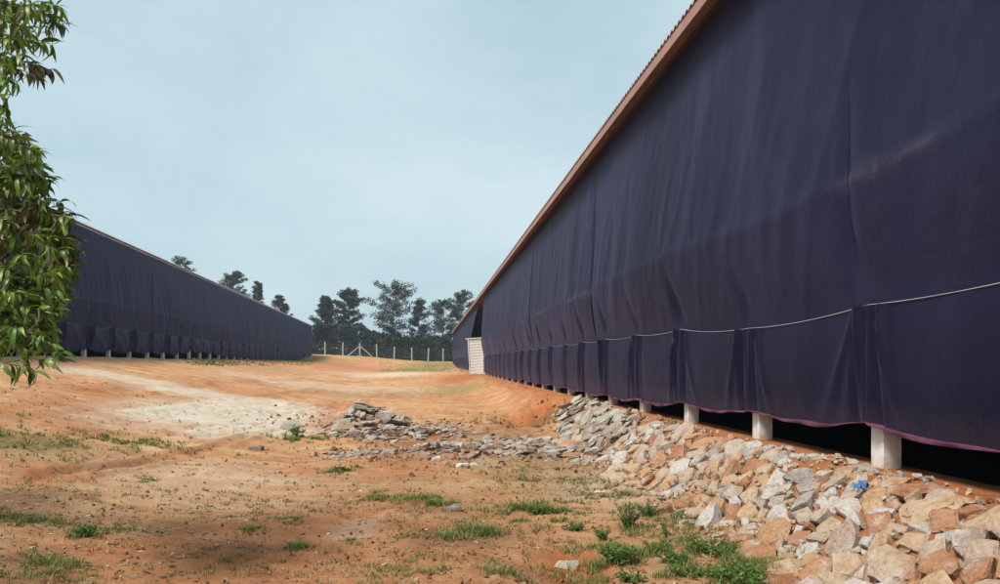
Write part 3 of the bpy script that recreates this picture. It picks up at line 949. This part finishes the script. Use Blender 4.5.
        if hem_mat and a < 45:
            hy = np.linspace(a, b, ny)
            o0 = outw[0]
            hh = (0.018 + .055 * vnoise(hy * 1.3, hy * 0, seed + 8)) * (.35 + .65 * np.sin(np.clip((hy - a) / (b - a), 0, 1) * math.pi) ** .5)
            z0 = hz(hy)
            V = []
            for tt, dx in ((0.012, .006), (-.35, .018 + .03 * 0), (-1.0, .010)):
                V.append(np.stack([-sg * (o0 + dx + .02 * np.abs(tt) * np.sin(hy * 9)), hy, z0 + tt * hh], 1))
            link('hem_strip', mesh_np('hem_strip', np.concatenate(V), grid_faces(3, ny), hem_mat, True), sk)
    # rope
    rp = MB()
    hi = L1 if not skirt_gap else skirt_gap[0]
    y = np.arange(L0, min(hi, 60), .25)
    rp.tube([(-sg * .095, float(q), float(rz(q)) + .004) for q in y], .0042, 5)
    link('rope', rp.mesh('rope', ROPE), root)
    return root

aR = math.atan(KR); cR = 1 / math.cos(aR)
# column positions along the shed: 7.9 m is the nearest one in view
spR = 3.0
L0R = 8.05 - 5 * spR
ck = [8.05 + spR * k for k in (-1, 0, 1, 2, 3, 4)]
shed('net_shed', 'near long shed on white columns, dark navy shade net under a brown corrugated eave', (XR, 0), aR, 1, L0R, L0R + 54 * spR, spR,
     .58, 1.06, 2.38, 7.85, NET_UP, NET_LOW, ROOFM, 3, [8.4, 21.6, 34.5, 47.5, 60.2, 92.0], hole=(67, 91, 73.5), skirt_gap=(63, 91), roof_edge=.42, scallop=.07, near=(-20, 40),
     hem_z=(ck, [-.02, 0.02, -.04, -.08, -.16, -.2]), rope_z=(ck, [.14, .0, -.12, .0, .0, .0]))
aL = math.atan(KL)
L0L = 41.0 - 6 * 3.5
shed('net_shed', 'farther long shed across the yard, dark navy net walls and thin pale eave', (XL, 0), aL, -1, L0L, L0L + 38 * 3.5, 3.5,
     1.95, 2.52, 3.82, 9.25, NET_LEFT, NET_LEFT_LOW, ROOFG, 17, [37, 52, 66, 83, 101, 125], hem_mat=None, roof_edge=.10, scallop=.20, near=(0, 62), belly=.04, drape=2.2, fascia=False,
     hem_z=([0, 58, 62, 70, 74, 90, 96, 120], [0, 0, .22, .22, -.1, -.2, -.35, -.35]))

# ------------------------------------------------------------------ white louvred door leaning in the opening
x, y = G(478, 379)
y = 68.0; x = (478 - 500) / F * y
z = gh(x, y)
door = link('louvred_door', None, None, (x, y, z + .02), (math.radians(-3), math.radians(-4), math.radians(-8)))
tag(door, 'tall white slatted metal door standing in the dark opening of the near shed', 'door')
m = MB(); m.box(-.80, -.70, -.04, .04, 0, 3.35); link('frame_post', m.mesh('frame_post', WHITE), door)
m = MB(); m.box(.70, .80, -.04, .04, 0, 3.35); link('frame_post', m.mesh('frame_post', WHITE), door)
m = MB(); m.box(-.98, 1.0, -.06, .06, 3.352, 3.46); link('top_rail', m.mesh('top_rail', WHITE), door)
m = MB(); m.box(-.698, .698, -.02, .05, .0, .12); link('bottom_rail', m.mesh('bottom_rail', WHITE), door)
sv = MB(); sv.add([(-.698, .03, 0), (.698, .03, 0), (.698, .004, .03), (-.698, .004, .03), (-.698, .045, .26), (.698, .045, .26), (.698, .03, .27), (-.698, .03, .27)],
                  [(0, 1, 2, 3), (3, 2, 6, 7), (7, 6, 5, 4), (0, 4, 5, 1), (0, 3, 7, 4), (1, 5, 6, 2)])
sme = sv.mesh('slat', WHITE)
for k in range(12): link('slat', sme, door, (0, 0, .125 + k * .268))

# ------------------------------------------------------------------ fence behind the yard
FY = 165.0
posts = [292, 309, 325, 343, 360, 377, 394, 412, 428, 443, 459]
px0 = (posts[0] - 500) / F * FY
fence = link('wire_fence', None, None, (px0, FY, 0))
tag(fence, 'wire fence with pale concrete posts across the far end of the yard', 'fence')
tops = []
for k, p in enumerate(posts):
    x = (p - 500) / F * FY
    y = FY + random.uniform(-.3, .3)
    z = gh(x, y)
    lean = random.uniform(-.03, .05)
    m = MB(); m.add(*box_vf(-.13, .13, -.12, .12, -.4, 2.95))
    o = link('post', m.mesh('post', POSTM), fence, (x - px0, y - FY, z), (0, lean, 0))
    tops.append((x - px0, y - FY, z))
    if p == 360:
        for s in (-1, 1):
            b = MB(); b.tube([(s * .2, 0, 2.2), (s * 2.8, 0, -.1)], .12, 6)
            link('brace', b.mesh('brace', POSTM), o)
for hgt in (.5, 1.0, 1.5, 2.0, 2.5):
    w = MB(); w.tube([(a, b - .15, c + hgt) for a, b, c in tops], .012, 4)
    link('wire', w.mesh('wire', WIREM), fence)

# ------------------------------------------------------------------ far trees
def leaf_cloud(mb, c, rad, n, size, r, flat=.75):
    for _ in range(n):
        d = Vector((r.gauss(0, 1), r.gauss(0, 1), r.gauss(0, 1)))
        d.normalize()
        q = c + Vector((d.x * rad, d.y * rad, d.z * rad * flat)) * r.random() ** .45
        s = size * r.uniform(.55, 1.35)
        a = Vector((r.gauss(0, 1), r.gauss(0, 1), r.gauss(0, .8))).normalized()
        b = a.cross(Vector((r.gauss(0, 1), r.gauss(0, 1), r.gauss(0, 1)))).normalized()
        mb.add([q - a * s, q + b * s * .55, q + a * s, q - b * s * .55], [(0, 1, 2, 3)], r.random())

def far_tree(px, Y, ytop, ybot_crown, wpx, label, seed, airy=1.0, shape='oval', group='trees beyond the fence', base=None):
    r = random.Random(seed)
    x = (px - 500) / F * Y
    zg = gh(x, Y) if base is None else base
    ztop = CAMZ + (HOR - ytop) / F * Y
    zc = CAMZ + (HOR - ybot_crown) / F * Y
    H = ztop - zg
    wid = wpx / F * Y / 2
    root = link('far_tree', None, None, (x, Y, zg - .2))
    tag(root, label, 'tree', group)
    tk = MB(); lf = MB()
    rad0 = H * .014 + .05
    pts = []
    bx = by = 0
    for i in range(8):
        t = i / 7
        bx += r.uniform(-.12, .12); by += r.uniform(-.12, .12)
        pts.append(Vector((bx * t, by * t, (H - .6) * t)))
    tk.tube(pts, [rad0 * (1 - .9 * i / 7) for i in range(8)], 6)
    link('trunk', tk.mesh('trunk', FARBARK, True), root)
    nb = int(48 * airy)
    lo = max(.08, (zc - zg) / H)
    for k in range(nb):
        t = lo + (1 - lo) * (k + r.random()) / nb
        i = min(6, int(t * 7)); p = pts[i].lerp(pts[i + 1], t * 7 - i)
        s = (t - lo) / (1 - lo)
        if shape == 'cone': w = wid * (1.0 - .78 * s) * r.uniform(.55, 1.15)
        elif shape == 'top': w = wid * (.30 + .85 * math.sin(min(1, s * 1.05) * math.pi * .80) ** 1.2) * r.uniform(.5, 1.1)
        else: w = wid * (.25 + .85 * math.sin((.12 + .83 * s) * math.pi)) * r.uniform(.5, 1.12)
        an = r.uniform(0, 2 * math.pi)
        e = p + Vector((math.cos(an) * w, math.sin(an) * w, w * r.uniform(.15, .6)))
        br = MB(); br.tube([p, p.lerp(e, .5) + Vector((0, 0, -.1)), e], [rad0 * .35 * (1.1 - s), rad0 * .2, .02], 4)
        tk2 = br
        o = len(lf.v)
        for q in (.45, .75, 1.0):
            c = p.lerp(e, q)
            leaf_cloud(lf, c, max(.4, wid * .22) * r.uniform(.7, 1.2), int(48 * airy), .21, r)
        tk.add(br.v, br.f)
    bpy.data.objects.remove(root.children[0], do_unlink=True)
    link('trunk', tk.mesh('trunk', FARBARK, True), root)
    tag(link('crown', lf.mesh('crown', FARLEAF), root), kind=None)
    return root

far_tree(326, 182, 295, 337, 32, 'dense conical tree first to the right of the far shed end', 1, 1.3, 'cone')
far_tree(349, 184, 288, 337, 30, 'dense conical tree second from the far shed end, its crown touching the first', 2, 1.3, 'oval')
far_tree(393, 183, 284, 338, 44, 'tall airy tree with a wide top, alone in the middle of the far row', 3, 1.15, 'top')
far_tree(419, 186, 298, 340, 32, 'slim airy tree just right of the tall wide-topped tree', 4, .9, 'cone')
far_tree(443, 186, 300, 342, 36, 'loose tree left of the last tree beside the brown-eaved shed', 5, .95, 'oval')
far_tree(463, 190, 290, 337, 32, 'tree partly behind the far end of the brown-eaved shed', 6, 1.0, 'oval')
far_tree(372, 184, 331, 350, 22, 'low bushy tree between the conical pair and the tall airy tree', 7, .9, 'oval')
far_tree(181, 190, 256, 300, 26, 'treetop showing alone above the left shed roof, leftmost of these', 8, .8, 'oval', 'trees behind the left shed')
far_tree(234, 190, 271, 310, 30, 'largest treetop above the left shed roof', 9, 1.0, 'oval', 'trees behind the left shed')
far_tree(257, 192, 280, 315, 22, 'slim treetop above the left shed roof beside the largest one', 10, .9, 'cone', 'trees behind the left shed')
far_tree(280, 194, 294, 322, 24, 'low treetop above the left shed roof nearest its far end', 11, .9, 'cone', 'trees behind the left shed')

th = MB(); rt = random.Random(33)
for k in range(420):
    px = rt.uniform(285, 485); Y = rt.uniform(178, 205)
    x = (px - 500) / F * Y
    zg = gh(x, Y)
    top = 4.6 + 2.6 * float(fbm(np.array([x * .18]), np.array([1.0]), 71, 3)[0]) + rt.uniform(-1, 1)
    if 315 < px < 365: top += 1.6
    for q in range(4):
        leaf_cloud(th, Vector((x + rt.uniform(-1, 1), Y, zg + top * (q + .5) / 4)), rt.uniform(.9, 1.4), 34, .34, rt)
tag(link('far_thicket', th.mesh('far_thicket', FARLEAF2)), 'dark green thicket behind the wire fence', 'thicket', kind='stuff')

# ------------------------------------------------------------------ mango tree at the left edge
def leaf_shape(L, W, droop, r):
    """lance-shaped leaf along +x, drooping, folded along the midrib"""
    n = 5
    v = []; f = []
    for i in range(n + 1):
        t = i / n
        w = W * (math.sin(math.pi * min(1, t * .93 + .05)) ** .8) * (1 - .25 * t) if 0 < i < n else .001
        x = L * t * (1 - .18 * droop * t); z = -droop * L * t * t * .55
        v += [(x, -w, z + w * .35), (x, 0, z), (x, w, z + w * .35)]
    for i in range(n):
        a = i * 3; b = a + 3
        f += [(a, b, b + 1, a + 1), (a + 1, b + 1, b + 2, a + 2)]
    return v, f

rm = random.Random(21)
LEAVES = [leaf_shape(rm.uniform(.10, .20), rm.uniform(.017, .027), rm.uniform(.3, 1.5), rm) for _ in range(12)]
LMESH = {}
for mname, mat in (('a', MANGO), ('o', MANGO_OLD), ('n', MANGO_NEW), ('p', MANGO_PUR)):
    LMESH[mname] = [mesh_np('leaf', v, f, mat, True) for v, f in LEAVES]
MIDX = {'a': 0, 'o': 1, 'n': 2, 'p': 3}
TX, TY = -6.3, 6.4
tz = gh(TX, TY)
mango = link('mango_tree', None, None, (TX, TY, tz))
tag(mango, 'leafy mango tree hanging into the left edge of the picture', 'tree')
base = Vector((TX, TY, tz))
tk = MB()
tp = [Vector((0, 0, -.2)), Vector((.05, 0, .7)), Vector((-.05, .1, 1.6)), Vector((.1, .05, 2.6)), Vector((.05, -.1, 3.8)), Vector((.2, 0, 5.2)), Vector((.1, .1, 6.6))]
tk.tube(tp, [.24, .19, .17, .15, .12, .08, .03], 10)
link('trunk', tk.mesh('trunk', BARK, True), mango)

def at(px, py, Y):
    return Vector(((px - 500) / F * Y, Y, CAMZ + (HOR - py) / F * Y))
sprigs = []     # (point, direction, kind, leaves)
def sp_(px, py, kind='a', n=11, Y=None, dx=1.0, dz=-.2):
    sprigs.append((at(px, py, Y or rm.uniform(5.6, 6.4)), Vector((dx, rm.uniform(-.5, .5), dz)).normalized(), kind, n))
# top cluster
for px, py, k in ((30, 5, 'a'), (48, 2, 'n'), (20, 12, 'a'), (38, 14, 'n'), (55, 16, 'a'), (8, 22, 'a'), (25, 28, 'a'), (45, 26, 'a'), (60, 24, 'p'), (12, 40, 'a'), (30, 42, 'a'),
                  (4, 55, 'a'), (22, 56, 'a'), (50, 44, 'a'), (36, 64, 'p'), (46, 68, 'p'), (10, 68, 'n'), (4, 80, 'a'), (14, 82, 'n'), (28, 72, 'p'), (2, 96, 'n'), (6, 108, 'n'),
                  (5, 6, 'a'), (14, 2, 'a'), (58, 6, 'a')):
    sp_(px, py, k, 14)
# main mass
for _ in range(200):
    py = rm.uniform(135, 345)
    edge = np.interp(py, [130, 150, 170, 200, 230, 260, 290, 320, 345], [14, 32, 50, 64, 74, 76, 66, 54, 48])
    px = rm.uniform(-8, edge)
    k = 'a'
    if 205 < py < 262 and rm.random() < .5: k = 'o'
    elif rm.random() < .22: k = 'n'
    sp_(px, py, k, 15)
for px, py, k in ((52, 275, 'n'), (58, 290, 'n'), (62, 250, 'a'), (40, 335, 'n'), (50, 330, 'a'), (55, 345, 'n'), (30, 350, 'n'), (60, 352, 'n'), (20, 366, 'a'), (40, 360, 'a'), (34, 372, 'a'),
                  (12, 338, 'a'), (4, 325, 'a'), (25, 325, 'a'), (10, 290, 'a'), (24, 300, 'a'), (8, 270, 'a'), (12, 130, 'n'), (4, 118, 'n'), (30, 148, 'a'), (26, 136, 'p')):
    sp_(px, py, k, 10, Y=rm.uniform(5.4, 5.9))
for _ in range(46):
    py = rm.choice((rm.uniform(0, 70), rm.uniform(150, 340), rm.uniform(190, 330)))
    edge = np.interp(py, [0, 70, 150, 200, 260, 300, 340], [40, 18, 22, 46, 58, 46, 34])
    sp_(rm.uniform(-8, edge), py, 'a', 13, Y=rm.uniform(6.5, 7.1))
n_view = len(sprigs)
# rest of the crown, outside the frame
for _ in range(70):
    d = Vector((rm.gauss(0, 1), rm.gauss(0, 1), rm.gauss(0, 1))).normalized()
    p = base + Vector((-.35, .2, 4.3)) + Vector((d.x * 2.5, d.y * 2.4, d.z * 2.6)) * rm.random() ** .4
    q = 500 + F * p.x / max(p.y, .5)
    if q > -6 or p.x > -4.9: continue
    sprigs.append((p, Vector((d.x, d.y, -.3)).normalized(), 'n' if rm.random() < .2 else 'a', 9))
cand = []; limb = MB()
for si, (p, d, kind, n) in enumerate(sprigs):
    org = p - d * .12
    for k in range(n):
        t = rm.random()
        pos = org + d * (.16 * t)
        an = rm.uniform(0, 2 * math.pi)
        side = d.cross(Vector((0, 0, 1))).normalized(); up = side.cross(d)
        dirn = (d * rm.uniform(.1, .9) + (side * math.cos(an) + up * math.sin(an)) * 1.0 + Vector((0, 0, -.45))).normalized()
        yv = Vector((0, 0, 1)).cross(dirn).normalized(); zv = dirn.cross(yv)
        M = Matrix((dirn, yv, zv)).transposed() @ Euler((rm.gauss(0, .5), 0, 0)).to_matrix()
        s = rm.uniform(.6, 1.05)
        kk = kind if rm.random() < .82 else 'a'
        cand.append((si < n_view, pos, M, s, kk, rm.randrange(12)))
view = [c for c in cand if c[0]]
rm.shuffle(view)
view.sort(key=lambda c: c[1].y - c[3] * .6)
for c in view[:298]:
    o = link('leaf', LMESH[c[4]][c[5]], mango)
    o.matrix_basis = Matrix.Translation(c[1] - base) @ c[2].to_4x4() @ Matrix.Scale(c[3], 4)
cr = MB()
for c in view[298:] + [c for c in cand if not c[0]]:
    v, f = LEAVES[c[5]]
    cr.add([c[1] + c[2] @ Vector(q) * c[3] - base for q in v], f, rm.random(), MIDX[c[4]])
tag(link('crown', cr.mesh('crown', [MANGO, MANGO_OLD, MANGO_NEW, MANGO_PUR], True), mango), kind='stuff')
# limbs and twigs to the sprigs
hubs = []
for k in range(16):
    zt = 1.5 + k * .32
    i = min(5, max(0, int(zt / 6.6 * 6)))
    a = rm.uniform(-.7, .7) if k % 2 == 0 else rm.uniform(1.4, 4.9)
    s = tp[i].lerp(tp[i + 1], .5); s.z = zt
    e = s + Vector((math.cos(a) * 1.5, math.sin(a) * 1.5, rm.uniform(.1, .7)))
    lb = MB(); mid = s.lerp(e, .5) + Vector((0, 0, .12))
    lb.tube([s, mid, e], [.06, .04, .02], 6)
    link('limb', lb.mesh('limb', BARK, True), mango)
    hubs += [s, mid, e]
todo = sorted([(p - base, d) for p, d, kind, n in sprigs], key=lambda e: min((hh - e[0]).length for hh in hubs))
nodes_ = list(hubs)
for q, d in todo:
    hb = min(nodes_, key=lambda hh: (hh - q).length)
    dist = (hb - q).length
    mid = hb.lerp(q, .5) + Vector((rm.gauss(0, .04) * dist - .03 * dist, rm.gauss(0, .05) * dist, .05 * dist))
    limb.tube([hb, hb.lerp(mid, .5) + Vector((0, 0, .02 * dist)), mid, q - d * .12, q], [.008, .007, .006, .004, .003], 4)
    nodes_ += [q - d * .1, mid]
tag(link('twigs', limb.mesh('twigs', BARK, True), mango), kind='stuff')

# ------------------------------------------------------------------ grass and weeds
def blade(mb, p, hgt, w, ang, lean, r, mi=0):
    d = Vector((math.cos(ang), math.sin(ang), 0)); s = Vector((-d.y, d.x, 0)) * w
    m1 = p + Vector((0, 0, hgt * .55)) + d * lean * .3
    t = p + Vector((0, 0, hgt)) + d * lean
    mb.add([p - s, p + s, m1 + s * .7, m1 - s * .7, t], [(0, 1, 2, 3), (3, 2, 4)], r, mi)

gr = MB(); rg = random.Random(44); CEN = {}
def patch(px, py, sx, sy, n, hgt, dry=.2):
    cx, cy = G(px, py)
    for _ in range(int(n * 1.8)):
        # tufts
        x, y = cx + rg.gauss(0, sx * 1.15), cy + rg.gauss(0, sy * 1.6)
        if x + KR * y > 4.7: continue
        z = gh(x, y)
        isdry = rg.random() < dry
        if vnoise(x * 4.1, y * 4.1, 91) < .42: continue
        big = .45 + 1.0 * float(vnoise(x * 2.3, y * 2.3, 92))
        for _ in range(rg.randint(4, 10)):
            q = Vector((x + rg.gauss(0, .025), y + rg.gauss(0, .025), z - .005))
            hh = hgt * rg.uniform(.25, .95) * big
            blade(gr, q, hh, max(.0028, .0006 * y), rg.uniform(0, 6.3), hh * rg.uniform(.3, 1.7), rg.random(), 1 if isdry else 0)
PATCHES = [(15, 441, 1.0, .8, 260, .10, .3), (60, 446, .7, .5, 80, .08, .5), (135, 443, .35, .2, 90, .10, .1), (165, 447, .4, .25, 60, .08, .3), (97, 447, .25, .25, 40, .09, .4),
           (300, 440, .25, .2, 80, .14, .1), (340, 472, .14, .12, 60, .10, .0), (385, 498, .18, .12, 110, .08, .05), (420, 503, .22, .10, 70, .08, .2), (432, 507, .07, .06, 36, .09, 0),
           (85, 538, .07, .06, 80, .10, 0), (115, 534, .16, .05, 40, .06, .2), (20, 522, .3, .12, 90, .08, .35), (40, 570, .25, .1, 110, .08, .35), (145, 478, .1, .08, 30, .06, .1),
           (295, 548, .06, .05, 46, .10, .0), (290, 520, .16, .08, 40, .06, .3), (350, 546, .10, .06, 40, .08, .2), (250, 532, .06, .05, 30, .07, .1), (220, 520, .3, .1, 40, .05, .5),
           (418, 540, .10, .06, 60, .08, .1), (450, 537, .08, .06, 40, .08, .3), (485, 532, .08, .06, 46, .09, .1), (540, 511, .22, .14, 170, .12, .05), (527, 517, .1, .08, 50, .1, .1),
           (555, 517, .10, .10, 60, .11, .1), (488, 531, .15, .08, 40, .09, .2), (575, 528, .12, .1, 60, .10, .25), (530, 484, .25, .18, 60, .09, .2), (575, 409, .4, .5, 80, .14, .2),
           (655, 427, .3, .25, 60, .13, .05), (500, 422, .7, .8, 60, .12, .4), (630, 570, .2, .15, 120, .10, .2), (610, 555, .25, .2, 120, .10, .25), (690, 520, .35, .25, 160, .10, .2),
           (650, 500, .5, .35, 170, .10, .6), (600, 500, .6, .5, 160, .07, .9), (560, 490, .8, .6, 160, .06, .95), (700, 560, .4, .3, 300, .12, .2), (650, 545, .4, .3, 160, .10, .5), (600, 530, .3, .25, 90, .09, .3), (735, 570, .2, .15, 160, .12, .1),
           (470, 520, .6, .3, 90, .06, .7), (320, 505, .6, .4, 70, .06, .7), (380, 570, .4, .2, 80, .07, .5), (460, 575, .3, .15, 90, .08, .3), (550, 580, .25, .1, 80, .08, .3),
           (250, 570, .4, .15, 60, .06, .5), (160, 560, .5, .2, 60, .05, .6), (90, 490, .6, .4, 70, .06, .7), (250, 500, .7, .4, 60, .05, .6), (380, 441, .6, .5, 50, .1, .4), (590, 440, .5, .6, 50, .12, .4)]
for a in PATCHES: patch(*a)
# far verge grass below the left shed and by the fence
for _ in range(900):
    if rg.random() < .6: px, py = rg.uniform(190, 315), rg.uniform(357, 366)
    else: px, py = rg.uniform(380, 470), rg.uniform(361, 372)
    x, y = G(px, py)
    if y > 168: continue
    z = gh(x, y)
    for _ in range(4):
        q = Vector((x + rg.gauss(0, .3), y + rg.gauss(0, .3), z - .02))
        hh = rg.uniform(.05, .22)
        blade(gr, q, hh, .05, rg.uniform(0, 6.3), hh * .5, rg.random(), 1 if rg.random() < .3 else 0)
# sparse stubble everywhere
for _ in range(1700):
    x, y = wedge()
    if x + KR * y > 4.5: continue
    if float(fbm(np.array([x * .6]), np.array([y * .6]), 81, 3)[0]) < .47: continue
    z = gh(x, y)
    dr = 1 if rg.random() < .6 else 0
    for _ in range(rg.randint(3, 6)):
        hh = rg.uniform(.02, .07)
        blade(gr, Vector((x + rg.gauss(0, .02), y + rg.gauss(0, .02), z - .004)), hh, max(.002, .0005 * y), rg.uniform(0, 6.3), hh * rg.uniform(.3, 1.2), rg.random(), dr)
tag(link('grass', gr.mesh('grass', [GRASSM, DRYM])), 'thin green and dry grass tufts growing out of the bare earth', 'grass', kind='stuff')

lt = MB()
for k in range(5200):
    if k % 3:
        x, y = wedge()
        if y > 15: continue
    else:
        px, py, sx, sy = rg.choice(((30, 510, .8, .6), (40, 570, .7, .3), (470, 535, .7, .35), (600, 490, .8, .8), (430, 460, 1.4, 1.0), (560, 475, 1.0, .9), (640, 545, .6, .5), (300, 500, 1.0, .6), (170, 540, .8, .3), (400, 560, .8, .3)))
        cx, cy = CEN.setdefault((px, py), G(px, py))
        x, y = cx + rg.gauss(0, sx), cy + rg.gauss(0, sy)
    if x + KR * y > 3.2: continue
    z = gh(x, y) + .006
    a = rg.uniform(0, 6.3); L_ = rg.uniform(.012, .05); W_ = L_ * rg.uniform(.06, .45)
    d = Vector((math.cos(a), math.sin(a), rg.uniform(-.1, .35))) * L_; e = Vector((-math.sin(a), math.cos(a), rg.uniform(-.3, .3))) * W_
    p = Vector((x, y, z))
    lt.add([p - d, p + e, p + d, p - e], [(0, 1, 2, 3)], rg.random())
tag(link('leaf_litter', lt.mesh('leaf_litter', LITM)), 'dry leaf and twig litter strewn over the bare earth', 'litter', kind='stuff')

def weed(px, py, w, hgt, n, label, seed, mat=WEEDM, leaf=.035):
    r = random.Random(seed)
    x, y = G(px, py); z = gh(x, y)
    root = link('weed_plant', None, None, (x, y, z))
    tag(root, label, 'weed', 'green weeds on the yard')
    st = MB(); lf = MB()
    for k in range(n):
        a = r.uniform(0, 6.28); e = Vector((math.cos(a) * w * r.random() ** .6, math.sin(a) * w * r.random() ** .6, hgt * r.uniform(.45, 1.1)))
        b0 = Vector((e.x * .15, e.y * .15, -.02))
        mid = b0.lerp(e, .5) + Vector((0, 0, .1 * hgt))
        st.tube([b0, mid, e], [.004, .003, .0015], 4)
        for q in range(16):
            t = r.uniform(.2, 1.0)
            p = b0.lerp(mid, t * 2) if t < .5 else mid.lerp(e, t * 2 - 1)
            d = Vector((r.gauss(0, 1), r.gauss(0, 1), r.gauss(.3, .5))).normalized()
            sd = d.cross(Vector((r.gauss(0, .4), r.gauss(0, .4), 1))).normalized()
            L_ = leaf * r.uniform(.6, 1.5)
            lf.add([p, p + d * L_ * .5 + sd * L_ * .24, p + d * L_ - Vector((0, 0, L_ * .15)), p + d * L_ * .5 - sd * L_ * .24], [(0, 1, 2, 3)], r.random())
    link('stems', st.mesh('stems', WEEDM), root)
    link('foliage', lf.mesh('foliage', mat), root)
weed(628, 530, .16, .30, 34, 'tallest green weed with upright stems, left of the stone bank', 1, leaf=.03)
weed(648, 518, .20, .16, 34, 'bushy grey-green weed right behind the tallest weed', 2, leaf=.026)
weed(618, 562, .24, .15, 54, 'bright green broadleaf weed nearest the red earth patch', 3, leaf=.034)
weed(656, 549, .14, .09, 24, 'small weed between the bright green weed and the grassy bank foot', 4, leaf=.026)
weed(666, 537, .06, .15, 10, 'thin upright weed beside the tallest weed', 5, leaf=.024)
weed(715, 552, .42, .11, 90, 'wide low green weed mat against the foot of the stone bank', 6, leaf=.03)
weed(740, 582, .32, .12, 70, 'green weed clump at the bottom edge by the grey stones', 7, leaf=.034)
weed(690, 574, .26, .09, 44, 'low green weed clump left of the bottom edge clump', 8, leaf=.028)
weed(690, 520, .26, .10, 34, 'low weed growing against the pale bottom stones of the bank', 9, leaf=.026)
weed(296, 438, .20, .26, 18, 'small dark weed beside the whitish boulder', 10, leaf=.05)
weed(632, 580, .18, .08, 26, 'small bright weed at the bottom edge below the broadleaf weed', 11, leaf=.03)
weed(672, 560, .20, .13, 34, 'leafy weed between the broadleaf weed and the wide weed mat', 15, leaf=.03)
weed(604, 540, .12, .13, 20, 'small upright weed just left of the tallest weed', 16, leaf=.028)
weed(575, 528, .16, .08, 26, 'low spreading weed right of the middle foreground weed patch', 17, leaf=.028)
weed(541, 512, .24, .09, 44, 'bright low weed patch in the middle foreground, left of the taller weeds', 12, leaf=.03)
weed(86, 539, .14, .09, 34, 'small bright green weed on bare earth in the left foreground', 13, leaf=.03)
weed(340, 473, .14, .09, 18, 'lone small green weed below the grey stone heap', 14, leaf=.04)

# blue plastic scrap on the bank
x, y = G(866, 500)
rb = random.Random(3)
V = []; n = 9
for i in range(n):
    for j in range(n):
        V.append(((i / 8 - .5) * .13, (j / 8 - .5) * .09, .05 * rb.random() + .03 * math.sin(i * 1.3) + .02))
me = mesh_np('plastic_scrap', V, grid_faces(n, n), BLUEP, True)
p, M = slope_frame(3.95, 6.6)
o = link('plastic_scrap', me, None, p + Vector((0, 0, .13)), (0, -.25, .3))
tag(o, 'crumpled blue plastic scrap on top of the stone bank', 'scrap')

# ------------------------------------------------------------------ hazy air over the yard
hm = bpy.data.materials.new('haze'); hm.use_nodes = True
hm.cycles.homogeneous_volume = True
scn.cycles.volume_bounces = 0
hn, hl = hm.node_tree.nodes, hm.node_tree.links
hn.clear()
ho = hn.new('ShaderNodeOutputMaterial'); hv = hn.new('ShaderNodeVolumePrincipled')
hv.inputs['Color'].default_value = (.72, .84, 1.0, 1)
hv.inputs['Density'].default_value = 0.00042
hl.new(hv.outputs['Volume'], ho.inputs['Volume'])
v, f = box_vf(-800, 800, -350, 900, -3.5, 32)
hz_ = link('haze', mesh_np('haze', v, f, hm))
tag(hz_, 'thin pale blue haze in the air over the yard', 'haze', kind='stuff')
